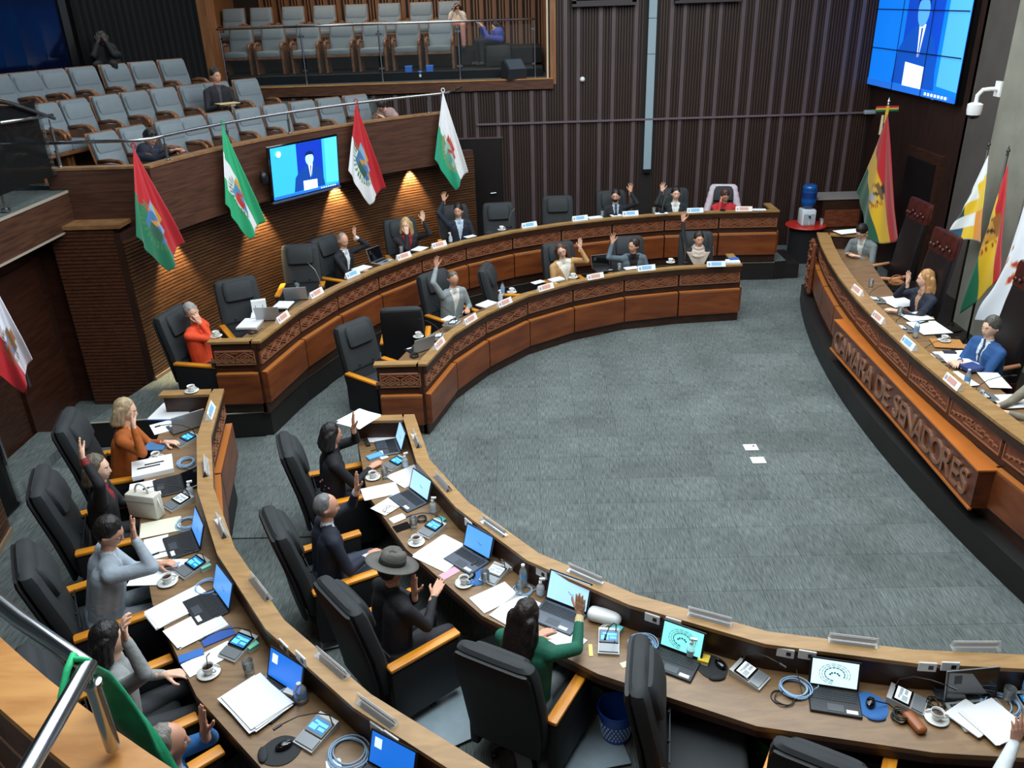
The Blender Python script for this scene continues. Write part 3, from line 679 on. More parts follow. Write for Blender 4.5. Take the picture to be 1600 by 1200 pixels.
chair_top(998, 1036, 0, R_(-100), 'empty charcoal chair in the foreground turned to the right by blue bin')
chair_top(1290, 1186, 0, R_(-30), 'empty dark chair at bottom edge next to green bin')
# ---- upholstered gallery seats
GREY = mat('grey_seat_fabric', '#757f85', .85, bump=.15, bscale=220, var=.08, vscale=5, objrand=.1)
SEATW = wood('seat_wood', '#5e3920', '#855634', (4, 4, 4), 2, .4)
def seat_proto():
    r = empty('auditorium_seat', 'grey seat', 'seat')
    b = slab(MB(), .5, .09, [(-.2, .42, .96, 1), (-.25, .6, 1, 1), (-.31, .82, .98, 1), (-.335, .93, .95, .9), (-.34, .955, .88, .5)]).obj('backrest', GREY, r, smooth='auto')
    slab(MB(), .53, .045, [(-.25, .36, .96, 1), (-.3, .6, 1, 1), (-.36, .84, .99, 1), (-.39, .965, .95, 1)]).obj('back_shell', SEATW, b, smooth='auto')
    slab(MB(), .44, .05, [(-.235, .7, .9, .4), (-.245, .74, 1, 1), (-.28, .88, 1, 1), (-.29, .91, .9, .4)]).obj('head_pad', GREY, b, smooth='auto')
    s_ = MB().rbox((0, .06, .42), (.48, .5, .11), .035, seg=2).obj('seat', GREY, r, smooth='auto')
    MB().rbox((0, .07, .345), (.48, .48, .05), .01, seg=1).obj('seat_pan', SEATW, s_)
    for x in (-.275, .275):
        a = MB().box((x, .0, .3), (.05, .42, .56)).obj('side_panel', SEATW, r)
        mb = MB(); mb.tube([(x, -.22, .6), (x, 0, .625), (x, .16, .615), (x, .24, .57), (x, .25, .5)], [.026, .03, .03, .028, .02], None, 8); mb.obj('armrest', SEATW, a, smooth=True)
    return r
SP = seat_proto(); SU = [0]
def gseat(loc, rz, label, group):
    if not SU[0]: SU[0] = 1; o = SP; o.location = loc; o.rotation_euler = (0, 0, rz); o['label'] = label
    else: o = dup(SP, loc, rz, label)
    o['group'] = group; return o
ORD = ['first', 'second', 'third', 'fourth', 'fifth', 'sixth', 'seventh', 'eighth', 'ninth', 'tenth']
for row, R, z, L in (('front', 9.35, 2.55, [(147, 218), (194, 207), (249, 197), (286, 186), (330, 180), (373, 173), (417, 167), (460, 157), (502, 152), (544, 148)]),
                     ('middle', 10.3, 2.92, [(8, 180), (55, 172), (102, 163), (152, 154), (197, 147), (241, 139), (286, 130), (325, 126), (372, 125)]),
                     ('top', 11.2, 3.29, [(-22, 125), (24, 119), (68, 114), (115, 108), (165, 101), (210, 97), (255, 91)])):
    for k, (x, y) in enumerate(L):
        p = atR(x+8, y, R+.4); a = math.atan2(p.y-CO.y, p.x-CO.x); q = pol(CO, R, a, z)
        gseat(q, yaw_to(q, CO), 'grey cushioned seat, %s from the left in the %s gallery row' % (ORD[k], row), 'gallery seats')
for row, Y, z, L in (('front', 18.55, 3.72, [370, 421, 477, 530, 582, 635, 687]), ('back', 19.5, 4.07, [357, 401, 452, 502, 553, 605, 656, 701])):
    for k, x in enumerate(L):
        p = atY(x, 60 if row == 'front' else 20, Y)
        gseat((p.x, Y, z), PI, 'grey cushioned seat, %s from the left in the %s row of the upper box' % (ORD[k], row), 'upper box seats')
# ---- tall leather presidium chairs
LEA = mat('dark_leather', '#120c0e', .38, bump=.1, bscale=120)
CARVR = wood('carved_red_wood', '#2a0d0a', '#471812', (5, 5, 5), 3, .35)
def tall_chair(loc, rz, label):
    r = empty('leather_armchair', label, 'chair', loc, rz, 'presidium chairs')
    slab(MB(), .62, .14, [(-.25, .4, .95, 1), (-.3, .8, 1, 1), (-.37, 1.3, 1, 1), (-.4, 1.5, .98, .9)]).obj('backrest', LEA, r, smooth='auto')
    c = slab(MB(), .66, .1, [(-.4, 1.5, .98, 1), (-.41, 1.62, 1, 1), (-.42, 1.75, 1, 1), (-.425, 1.79, .96, .8)]).obj('carved_crest', CARVR, r, smooth='auto')
    rl = MB()
    for i in range(7): rl.ell((-.24+i*.08, -.345, 1.6+.03*math.sin(i*2)), (.035, .02, .03), None, 8, 6)
    rl.obj('relief', CARVR, c, smooth=True)
    MB().rbox((0, .02, .44), (.6, .56, .16), .05, seg=2).obj('seat', LEA, r, smooth='auto')
    for s in (-1, 1):
        MB().tube([(s*.34, -.25, .74), (s*.35, 0, .7), (s*.35, .2, .72), (s*.37, .33, .68), (s*.37, .36, .64)], [.025, .03, .03, .034, .022], None, 8).obj('armrest', mat('pale_arm_wood', '#b97f5c', .35), r, smooth=True)
        MB().tube([(s*.34, .22, .1), (s*.34, .22, .7)], .025).obj('arm_post', CARVR, r); MB().box((s*.3, -.25, .25), (.06, .06, .5)).obj('leg', CARVR, r)
    return r
# ================================================================ people
VOX = .0125
def capsule(mb, a, b, ra, rb, seg=12):
    a, b = Vector(a), Vector(b); d = b-a; L = d.length
    if L < 1e-5: d = Vector((0, 0, 1)); L = 1e-5
    d.normalize(); q = d.to_track_quat('Z', 'Y').to_matrix().to_4x4(); vs = []; fs = []; rows = []
    for i in range(-4, 1): t = i*PI/8; rows.append((ra*math.cos(t), ra*math.sin(t)))
    for i in range(0, 5): t = i*PI/8; rows.append((rb*math.cos(t), L+rb*math.sin(t)))
    for r, z in rows:
        for k in range(seg): vs.append(a+q @ Vector((max(r, 1e-4)*math.cos(2*PI*k/seg), max(r, 1e-4)*math.sin(2*PI*k/seg), z)))
    n = len(rows)
    for i in range(n-1):
        for k in range(seg): fs.append((i*seg+k, i*seg+(k+1) % seg, (i+1)*seg+(k+1) % seg, (i+1)*seg+k))
    fs.append(list(range(seg))[::-1]); fs.append([(n-1)*seg+k for k in range(seg)])
    mb.add(vs, fs)
def remesh(mb, vox, smooth=2):
    me = mb.mesh('tmp'); o = bpy.data.objects.new('tmp', me); COL.objects.link(o)
    md = o.modifiers.new('r', 'REMESH'); md.mode = 'VOXEL'; md.voxel_size = vox
    if smooth: s = o.modifiers.new('s', 'SMOOTH'); s.iterations = smooth; s.factor = .5
    dg = bpy.context.evaluated_depsgraph_get(); dg.update(); r = bpy.data.meshes.new_from_object(o.evaluated_get(dg))
    bpy.data.objects.remove(o); bpy.data.meshes.remove(me); return r
def mdata(me): return [v.co.copy() for v in me.vertices], [list(p.vertices) for p in me.polygons]
def make_hand(curl, spread=1.0):
    # right hand: wrist at origin, fingers +Z, palm facing +Y, thumb towards -X
    mb = MB(); K = [(-.028, .0, .088), (-.009, .0, .093), (.011, 0, .089), (.03, 0, .08)]; Ln = [.07, .078, .072, .056]
    for k, p in enumerate(K):
        capsule(mb, (p[0]*.55, 0, .008), p, .0165, .0125, 8)
        d = Vector(((k-1.5)*.13*spread+.02, 0, 1)).normalized(); a = Vector(p); ang = curl*.35; r = .0105 if k < 3 else .009
        for j, f in enumerate((.44, .31, .25)):
            ang += curl*(.5 if j else .25); dd = Vector((d.x*math.cos(ang), math.sin(ang), math.cos(ang))).normalized(); b = a+dd*Ln[k]*f
            capsule(mb, a, b, r, r-.0012, 8); a = b; r -= .0012
    capsule(mb, (-.012, 0, .03), (.02, 0, .05), .017, .016, 8)
    t0, t1 = Vector((-.02, .006, .022)), Vector((-.05, .012+.012*curl, .055)); capsule(mb, t0, t1, .017, .0125, 8)
    t2 = t1+Vector((-.022+.012*curl, .008+.014*curl, .028)); capsule(mb, t1, t2, .0118, .0105, 8); capsule(mb, t2, t2+Vector((-.006+.01*curl, .004+.01*curl, .022)), .0105, .0085, 8)
    capsule(mb, (0, 0, -.05), (0, 0, .015), .026, .024, 10)
    return mdata(remesh(mb, .0046, 1))
HANDS = {'open': make_hand(.12, 1.5), 'flat': make_hand(.1, .5), 'curl': make_hand(.8, .6), 'rest': make_hand(.38, .6)}
def make_head():
    vs = []; fs = []; seg, rings = 44, 34
    def g(d, c, s): return math.exp(-((d[0]-c[0])**2+(d[1]-c[1])**2+(d[2]-c[2])**2)/(s*s))
    def deform(d):
        x, y, z = d; p = Vector((x*.076, y*.094, z*.118))
        if z < 0: k = 1-.3*min(1, -z)**1.3*(1 if y > -.3 else .6); p.x *= k
        if y > 0 and z < -.2: p.y += .012*min(1, (-z-.2)*2)*y
        if y < 0 and z < -.3: p.y *= 1-.45*min(1, (-z-.3)/.7)
        p.y += .024*g(d, (0, .97, -.17), .115)+.012*g(d, (0, .98, .02), .1)          # nose
        for s in (-1, 1):
            p.y -= .012*g(d, (s*.33, .9, .05), .17); p.y += .006*g(d, (s*.3, .92, .27), .16); p.y += .005*g(d, (s*.42, .85, -.2), .22)
            e = g(d, (s*.995, -.05, -.08), .17); p.x += s*.02*e; p.y -= .012*e
        p.y += .008*g(d, (0, .88, -.47), .13); p.y -= .005*g(d, (0, .8, -.6), .1); p.y += .009*g(d, (0, .65, -.78), .2)
        return p
    dirs = []
    for i in range(rings+1):
        t = -PI/2+PI*i/rings
        for k in range(seg): q = 2*PI*k/seg; dirs.append((math.cos(t)*math.sin(q), math.cos(t)*math.cos(q), math.sin(t)))
    vs = [deform(d) for d in dirs]
    for i in range(rings):
        for k in range(seg): fs.append((i*seg+k, i*seg+(k+1) % seg, (i+1)*seg+(k+1) % seg, (i+1)*seg+k)[::-1])
    # material classes: 0 skin, 1 lips, 2 hair colour (brows), 3 white, 4 dark, 5 beard
    cl = []
    for f in fs:
        d = sum((Vector(dirs[i]) for i in f), Vector())/4; c = 0
        if d.y > .6:
            if abs(d.x) < .24 and -.53 < d.z < -.415: c = 1
            elif .13 < abs(d.x) < .48 and .2 < d.z < .275: c = 2
        if c == 0 and d.y > .1 and d.z < -.3 and not (abs(d.x) < .16 and d.z > -.3): c = 5
        cl.append(c)
    E_ = MB()
    for s in (-1, 1): E_.ell((s*.0265, .0745, .004), (.0135, .0125, .0105), None, 10, 8)
    n0 = len(vs); vs += [Vector(v) for v in E_.v]; fs += [[i+n0 for i in f] for f in E_.f]
    for f in E_.f:
        c = sum((Vector(E_.v[i]) for i in f), Vector())/len(f); ex = abs(c.x)-.0265
        cl.append(4 if (c.y > .0825 and abs(ex) < .0065) else 3)
    return vs, fs, cl
HEAD = make_head()
def cloth(name, col, rough=.8): return mat('cloth_'+name, col, rough, bump=.5, bscale=22, var=.12, vscale=9)
SKINS = {'a': mat('skin_a', '#cf9c80', .55), 'b': mat('skin_b', '#c69278', .55), 'd': mat('skin_dimmed', '#2c1f1c', .6), 'c': mat('skin_c', '#dcb096', .55)}  # the darkest skin only dims the figure that imitates a glass reflection
LIP = mat('lips', '#8e4f47', .5); EYEW = mat('eye_white', '#d8d2cc', .3); EYED = mat('eye_dark', '#1a100c', .2)
def hmat(col): return mat('hair_'+col, col, .5, bump=.6, bscale=90, var=.25, vscale=30, stretch=(1, 1, .3))
def two_bone(a, t, l1, l2, pole):
    d = t-a; L = d.length
    if L > (l1+l2)*.995: d = d.normalized()*(l1+l2)*.995; t = a+d; L = d.length
    n = d.normalized(); x = (l1*l1-l2*l2+L*L)/(2*L); h = math.sqrt(max(0, l1*l1-x*x)); q = pole-n*pole.dot(n)
    q = q.normalized() if q.length > 1e-4 else n.orthogonal().normalized(); return a+n*x+q*h, t
PEOPLE = {}
def person(key, label, hpx, plat, face=None, c=CI, lean=6, side=0, head=(0, 0, 0), R=None, L=None, top='#20242b', shirt='#d9d9d6', tie=None, pants='#1c1f25', hair=('short', '#1a1412'), skin='a', beard=False, vneck=.06, hz=1.2, sc=1.0, mkchair=None, legs=True, hands=('open', 'rest'), group=None, at_pos=None, bulk=1.0, seatz=.5, cuff=None):
    H = at_pos if at_pos is not None else at(hpx[0], hpx[1], plat+hz)
    if face is None: rz = yaw_to(H, c)
    elif isinstance(face, tuple): rz = yaw_to(H, c)+R_(face[0])
    else: rz = R_(face)
    f = Vector((-math.sin(rz), math.cos(rz), 0)); rt = Vector((math.cos(rz), math.sin(rz), 0))
    th = R_(lean); up = math.cos(th)
    hgt = H.z-plat-seatz; spine = hgt/1.0
    hips = Vector((H.x, H.y, plat))-f*(math.sin(th)*hgt*.95)-rt*(math.sin(R_(side))*hgt)
    root = Vector((hips.x, hips.y, plat)); XW = Matrix.Translation(root) @ Matrix.Rotation(rz, 4, 'Z'); XI = XW.inverted()
    hl = XI @ H
    pel = Vector((0, 0, seatz)); ax = (hl-pel); ax.normalize(); Tl = (hl-pel).length
    sx = Vector((1, 0, 0)); sx = (sx-ax*sx.dot(ax)).normalized(); fy = ax.cross(sx); fy = fy if fy.y > 0 else -fy
    nb = pel+ax*(Tl-.155); ch = pel+ax*(Tl*.56); wa = pel+ax*(Tl*.28)
    mb = MB(); caps = []
    def cap(a, b, ra, rb, tg): a, b = Vector(a), Vector(b); capsule(mb, a, b, ra, rb); caps.append((a, b, ra, rb, tg))
    B = bulk; wsh = .17*B
    cap(pel-sx*.085*B, pel+sx*.085*B, .125*B, .125*B, 'pants'); 
    for s in (-1, 1):
        cap(pel+sx*s*.07*B+ax*.06, ch+sx*s*.085*B, .118*B, .115*B, 'top'); cap(ch+sx*s*.085*B, nb-ax*.075+sx*s*.1, .115*B, .085, 'top')
        cap(nb-ax*.03, nb-ax*.085+sx*s*wsh, .055, .066*B, 'top')
    cap(nb-ax*.02, nb+ax*.07+fy*.006, .056, .052, 'neck')
    # legs
    if legs:
        for s in (-1, 1):
            kn = Vector((s*.13, .43, seatz-.01)); an = Vector((s*.13, .42, .1)); cap(pel+sx*s*.09+Vector((0, .02, 0)), kn, .088*B, .064, 'pants'); cap(kn, an, .062, .045, 'pants'); cap((s*.13, .4, .05), (s*.14, .56, .045), .045, .038, 'shoe')
    # arms
    hand_out = []; wrists = []
    for sname, s, spec, hk in (('R', 1, R, hands[0]), ('L', -1, L, hands[1])):
        sh = nb-ax*.085+sx*s*(wsh+.02); l1, l2 = .29*sc, .255*sc
        if spec is None: spec = ('loc', s*.13, .33, seatz+.13)
        raised = False
        if spec[0] == 'px':
            Sw = XW @ sh; d = ray(spec[1], spec[2]).normalized(); rr = spec[3] if len(spec) > 3 else .46; oc = EYE-Sw; b_ = oc.dot(d); q = b_*b_-(oc.length_squared-rr*rr)
            if q <= 0: T = EYE+d*(-b_)
            else:
                c1, c2 = EYE+d*(-b_-math.sqrt(q)), EYE+d*(-b_+math.sqrt(q)); T = c2 if (spec[-1] == 'far') else c1
            t = XI @ T; raised = t.z > sh.z-.1
        elif spec[0] == 'at': t = XI @ Vector(spec[1])
        elif spec[0] == 'head': t = hl+Vector(spec[1:4])
        else: t = Vector(spec[1:4])
        # the spec gives the middle of the hand
        pole = Vector((s*.55, -.15, -1)) if not raised else Vector((s*.5, .35, -.8))
        if raised: dirh = Vector((0, .05, 1)); t = t-Vector((0, 0, .09))
        else: dirh = None
        el, t = two_bone(sh, t, l1, l2, pole)
        cap(sh, el, .058*B, .047*B, 'sleeve'); wrists.append(t); cap(el, t-(t-el).normalized()*.03, .046*B, .034, 'sleeve'); cap(t-(t-el).normalized()*.05, t, .028, .026, 'skin')
        if dirh is None: dirh = (t-el).normalized()
        zax = dirh.normalized() if raised else (dirh+Vector((0, .3, -.1))).normalized()
        if spec[0] == 'head': zax = (dirh+Vector((0, 0, .6))).normalized()
        pal = Vector((0, 1, 0)) if raised else Vector((0, -.2, -1))
        if spec[0] == 'head': pal = (hl-t)
        if spec[0] == 'px' and len(spec) > 4 and spec[4] != 'far': pal = XI.to_3x3() @ Vector(spec[4])
        yax = (pal-zax*pal.dot(zax)).normalized(); xax = yax.cross(zax)
        M4 = Matrix((xax, yax, zax)).transposed().to_4x4(); M4.translation = t
        if s < 0: M4 = M4 @ Matrix.Diagonal((-1, 1, 1, 1))
        hand_out.append((HANDS[hk], M4, s))
    body = remesh(mb, VOX, 3); V, Fc = mdata(body); bpy.data.meshes.remove(body)
    TOP, SH_, PA, SK = cloth(top, top), cloth(shirt, shirt), cloth(pants, pants), SKINS[skin]; HM = hmat(hair[1]); TI = cloth(tie, tie) if tie else SH_
    mats = [TOP, SH_, PA, SK, TI, BLACK, LIP, HM, EYEW, EYED]+([cloth(cuff, cuff)] if cuff else []); mi = []
    for fc in Fc:
        p = sum((V[i] for i in fc), Vector())/len(fc); best = None; bd = 9
        for a, b, ra, rb, tg in caps:
            ab = b-a; l = ab.length_squared; u = max(0, min(1, (p-a).dot(ab)/l)) if l > 1e-9 else 0; d = (p-(a+ab*u)).length-(ra+(rb-ra)*u)
            if d < bd: bd = d; best = tg
        k = {'top': 0, 'sleeve': 0, 'pants': 2, 'neck': 3, 'skin': 3, 'shoe': 5}[best]
        if best in ('top', 'neck'):
            q = p-nb; h = q.dot(ax); x = q.dot(sx); fw = q.dot(fy)
            if best == 'neck' and h < .03 and vneck >= 0: k = 1
            if fw > .03 and h < .03:
                w = vneck*max(0, (h+.36)/.36)+.004
                if vneck > 0 and abs(x) < w and h > -.42: k = 4 if (tie and abs(x) < .02) else 1
        if best == 'sleeve' and cuff and min((p-w).length for w in wrists) < .075: k = 10
        mi.append(k)
    nV = len(V)
    for (hv, hf), M4, s in hand_out:
        V += [M4 @ v for v in hv]; Fc += [[i+nV for i in (f_ if s > 0 else f_[::-1])] for f_ in hf]; mi += [3]*len(hf); nV = len(V)
    hy, hp, hr = (R_(a) for a in head)
    MH = Matrix.Translation(hl) @ Matrix.Rotation(hy, 4, 'Z') @ Matrix.Rotation(hp-th*.5, 4, 'X') @ Matrix.Rotation(hr, 4, 'Y')
    hv, hf, hc = HEAD; V += [MH @ v for v in hv]; Fc += [[i+nV for i in f_] for f_ in hf]; cm = {0: 3, 1: 6, 2: 7, 3: 8, 4: 9, 5: 7 if beard else 3}; mi += [cm[k] for k in hc]
    me = bpy.data.meshes.new('person'); me.from_pydata(V, [], Fc)
    for M in mats: me.materials.append(M)
    me.polygons.foreach_set('material_index', mi); me.polygons.foreach_set('use_smooth', [True]*len(Fc)); me.update()
    o = link('person', me); o.matrix_world = XW; tag(o, label, 'person', group)
    # hair
    st = hair[0]; hb = MB()
    def hell(c_, r_): hb.ell(c_, r_, None, 28, 20)
    if st == 'short': hell((0, -.02, .035), (.086, .099, .115))
    elif st == 'thin': hell((0, -.024, .02), (.08, .09, .108))
    else: hell((0, -.018, .024), (.086, .098, .116))
    if st in ('long', 'longer'):
        e_ = -.3 if st == 'long' else -.42
        for x in (-.07, -.045, -.02, .0, .02, .045, .07): capsule(hb, (x, -.06, .0), (x*1.35, -.105, e_+abs(x)*.5), .045, .03)
        for s in (-1, 1): capsule(hb, (s*.068, -.01, .05), (s*.088, -.005, -.16), .028, .03); capsule(hb, (s*.088, -.02, -.1), (s*.1, -.05, e_), .034, .022)
    if st == 'bob':
        for x in (-.06, -.03, 0, .03, .06): capsule(hb, (x, -.055, .0), (x*1.15, -.075, -.13+abs(x)*.3), .046, .04)
        for s in (-1, 1): capsule(hb, (s*.066, -.015, .05), (s*.076, -.005, -.11), .028, .026); capsule(hb, (s*.07, -.04, .03), (s*.08, -.04, -.11), .034, .032)
    if st in ('bun', 'updo'): capsule(hb, (0, -.11, .05), (0, -.125, .03), .038, .036)
    if st == 'pony': capsule(hb, (0, -.11, .02), (0, -.15, -.1), .03, .032); capsule(hb, (0, -.15, -.1), (.02, -.15, -.28), .032, .015)
    hm = remesh(hb, .008, 5)
    for v in hm.vertices: v.co += v.co.normalized()*(noise.noise(v.co*Vector((45, 45, 14)))*.006 if False else noise.noise(Vector((v.co.x*45, v.co.y*45, v.co.z*16)))*.006)
    hm.materials.clear(); hm.materials.append(HM); hm.polygons.foreach_set('use_smooth', [True]*len(hm.polygons)); hm.transform(MH); hm.name = 'hair'
    link('hair', hm, o)
    if mkchair:
        cp = XW @ Vector((0, .06, 0)); chair((cp.x, cp.y, plat), rz+(R_(mkchair[1]) if isinstance(mkchair, tuple) else 0), mkchair[0] if isinstance(mkchair, tuple) else mkchair)
    PEOPLE[key] = dict(o=o, MH=MH, XW=XW, XI=XI, nb=nb, ax=ax, sx=sx, fy=fy, hl=hl, ch=ch, rz=rz, hands=[h[1] for h in hand_out])
    return o
def glasses(key, col=BLACK):
    P = PEOPLE[key]; mb = MB()
    for s in (-1, 1):
        mb.tube([(s*.028+.019*math.cos(a*PI/6), .093, .004+.015*math.sin(a*PI/6)) for a in range(12)], .0018, None, 5, P['MH'], True); mb.tube([(s*.047, .09, .008), (s*.078, .0, .008)], .0018, None, 5, P['MH'])
    mb.tube([(-.01, .096, .006), (.01, .096, .006)], .0018, None, 5, P['MH']); mb.obj('spectacles', col, P['o'])
def scarf(key, col, wide=.2, drop=.16):
    P = PEOPLE[key]; mb = MB(); nb, ax, sx, fy = P['nb'], P['ax'], P['sx'], P['fy']
    for k in range(3):
        mb.tube([nb+ax*(.035-.03*k-.045*(math.cos(2*PI*i/16)*.5+.5)*(k*.7+.4))+sx*math.sin(2*PI*i/16)*(.07+.028*k)+fy*(math.cos(2*PI*i/16)*(.075+.028*k)+.005) for i in range(16)], .028, None, 8, None, True)
    vs = [nb+sx*-wide*.95+fy*.06-ax*.04, nb+sx*wide*.95+fy*.06-ax*.04, nb+sx*.04+fy*.165-ax*(drop+.1), nb-sx*.1+fy*.16-ax*(drop+.03), nb+fy*.14-ax*.04]
    mb.add(vs+[v-fy*.02 for v in vs], [(0, 3, 4), (3, 2, 4), (2, 1, 4), (5, 9, 8), (8, 9, 7), (7, 9, 6), (0, 5, 8, 3), (3, 8, 7, 2), (2, 7, 6, 1)])
    me = remesh(mb, .011, 3); me.materials.append(cloth(col, col)); me.polygons.foreach_set('use_smooth', [True]*len(me.polygons)); link('scarf', me, P['o'])
def hat(key, col):
    P = PEOPLE[key]; X = P['MH'] @ Matrix.Translation((0, -.005, .055)) @ Matrix.Rotation(R_(-6), 4, 'X')
    M = cloth(col, col, .85); mb = MB(); mb.lathe([(.088, -.002), (.15, -.012), (.185, .0), (.187, .005), (.15, -.005), (.092, .006), (.09, .05), (.084, .09), (.06, .112), (.03, .104), (.001, .1)], 32)
    mb.v = [(x, y*1.12, z-(.018 if (abs(x) < .03 and z > .08) else 0)) for x, y, z in mb.v]; mb.v = [tuple(X @ Vector(v)) for v in mb.v]
    h = mb.obj('felt_hat', M, P['o'], smooth=True); b = MB().lathe([(.0925, .008), (.0935, .012), (.0915, .04), (.09, .042)], 32, cap=False); b.v = [tuple(X @ Vector((x, y*1.12, z))) for x, y, z in b.v]; b.obj('hat_band', cloth('#1d1c1b', '#1d1c1b'), h, smooth=True)
# ---------------------------------------------------------------- the people
DK = '#15171c'
def P_(key, label, hpx, plat, ch=None, **k): person(key, label, hpx, plat, mkchair=ch, **k)
# far inner desk, right to left
P_('I1', 'person in a pale shawl, right arm straight up, at the far end of inner desk', (1092, 374), 0, 'dark chair of the person in the pale shawl', face=(-6,), R=('px', 1067, 330, .54), top='#171518', pants=DK, hair=('short', '#2a1c15'), skin='a', head=(10, -4, 0))
scarf('I1', '#b8a99b', .22, .22)
P_('I2', 'person in shiny grey-blue coat over black turtleneck looking sideways, hand raised', (990, 384), 0, 'dark chair of the person in the grey-blue coat', face=(-8,), R=('px', 957, 371, .44), top='#56646f', shirt='#0f1013', vneck=.1, hair=('bun', '#2b1c17'), skin='a', head=(-48, -2, -6), lean=14)
P_('I3', 'person in white blouse and tan coat with glasses, head tilted, left hand raised', (877, 392), 0, 'dark chair of the person in the tan coat', face=(-6,), L=('px', 906, 379, .42), top='#b58d5c', shirt='#e6dfd2', vneck=.13, hair=('long', '#4a3428'), skin='c', head=(-14, -6, 22), side=10, hands=('rest', 'flat'))
glasses('I3')
P_('I5', 'person in a light grey jacket looking down at a phone with right arm up', (708, 436), 0, ('dark chair of the person in light grey jacket at inner desk', 8), face=(-12,), R=('px', 681, 408, .54), L=('loc', -.1, .3, .74), top='#848d8e', shirt='#d8d4cd', vneck=.08, hair=('thin', '#5e564c'), skin='b', head=(-14, -34, 0), lean=10)
# far outer desk, right to left
P_('O1', 'person in a red blouse leaning on one hand beneath the white shawl chair', (1133, 306), PZ, 'chair draped with a white shawl, behind the person in red', c=CO, face=(-4,), R=('head', .08, .06, -.1), top='#b3262c', shirt='#b3262c', vneck=0, hair=('short', '#4a2c22'), skin='b', head=(8, -24, 8), hz=1.12, lean=16)
P_('O2', 'person in dark suit and white shirt with right hand up beside the person in red', (1056, 303), PZ, 'dark chair behind the raised hand beside the person in red', c=CO, face=(-6,), R=('px', 1035, 291, .44), top='#1a2327', shirt='#dadbd8', vneck=.08, hair=('short', '#17110f'), skin='c', head=(6, 0, 0))
P_('O3', 'bearded person with glasses and blue shirt under dark suit, left hand raised', (962, 307), PZ, 'dark chair of the bearded person', c=CO, face=(-5,), L=('px', 985, 292, .44), top='#171b20', shirt='#9fb4cc', tie='#1b2230', vneck=.06, hair=('short', '#16100e'), skin='a', beard=True, head=(-20, 0, 0), hands=('rest', 'open'))
glasses('O3')
P_('O6', 'person in navy suit and pale blue shirt, right arm straight up, beneath white-topped flag', (716, 330), PZ, 'dark chair of the person in navy suit under the white and green flag', c=CO, face=(-16,), R=('px', 693, 306, .52), top='#1b2330', shirt='#b9cbdc', vneck=.075, hair=('short', '#191413'), skin='a', head=(-26, 0, 0))
P_('O7', 'blonde person in dark jacket over red top, left hand raised, other at chin', (634, 352), PZ, 'dark chair of the blonde person at outer desk', c=CO, face=(-22,), R=('head', .03, .12, -.12), L=('px', 660, 336, .46), top='#1b1a1f', shirt='#8c2530', vneck=.09, hair=('long', '#b99a6b'), skin='c', head=(-22, -4, 0), hands=('curl', 'flat'))
P_('O8', 'grey-haired person in dark suit with one hand up and a pen in the other', (536, 376), PZ, 'dark chair of the grey-haired person with the pen', c=CO, face=(8,), L=('px', 553, 361, .36), R=('loc', .02, .42, .74), top='#12151d', shirt='#cfd2d2', hair=('thin', '#8b857c'), cuff='#c9ccd2', skin='a', head=(-20, -16, 0), hands=('rest', 'open'))
P_('O11', 'person in bright orange sweater, one hand at chin and one behind the head', (300, 489), PZ, 'charcoal chair of the person in bright orange', c=CO, face=(-4,), R=('head', .05, .12, -.11), L=('head', -.12, -.06, .0), top='#d8441c', shirt='#d8441c', vneck=0, hair=('short', '#8f8b86'), skin='a', head=(-36, -6, 14), hands=('curl', 'curl'), lean=-4)
# near inner desk
P_('N1', 'person in a black embroidered jacket with a black bob, arm raised over white papers', (518, 680), 0, 'charcoal chair of the person in black jacket', face=(4,), L=('px', 551, 655, .5), R=('loc', .05, .4, .78), top='#101116', shirt='#101116', vneck=0, pants='#101116', hair=('bob', '#0d0b0c'), skin='b', head=(10, -8, 0), hands=('rest', 'flat'))
P_('N2', 'grey-haired person in a navy suit holding up the left hand beside a white cup', (510, 792), 0, 'charcoal chair of the grey-haired person in navy suit', face=(-2,), L=('px', 556, 750, .5), R=('loc', .12, .34, .68), top='#161c2c', shirt='#c3c7cf', hair=('thin', '#6b6c6d'), skin='b', pants='#2e3546', cuff='#c9ccd2', head=(-12, -8, 0), hands=('rest', 'flat'))
P_('N3', 'person in a grey felt hat and dark pinstripe suit with palms lifted', (612, 890), 0, 'charcoal chair of the person wearing a felt hat', face=(-2,), L=('px', 646, 912, .36), R=('loc', .05, .38, .82), top='#1b1b20', shirt='#2a2a2e', pants='#2b2b31', vneck=.03, hair=('short', '#191513'), skin='b', head=(0, -12, 0), hands=('flat', 'flat'))
hat('N3', '#55534f')
P_('N4', 'person in green sweater with long dark hair raising a hand before a laptop', (824, 962), 0, ('charcoal chair of the person in green sweater', 0), face=(8,), R=('px', 906, 944, .47, 'far'), L=('loc', -.08, .34, .76), top='#125c47', shirt='#125c47', pants='#6b6f72', cuff='#cdb98c', vneck=0, hair=('longer', '#1c1210'), skin='b', head=(-12, -8, 0), hands=('flat', 'rest'))
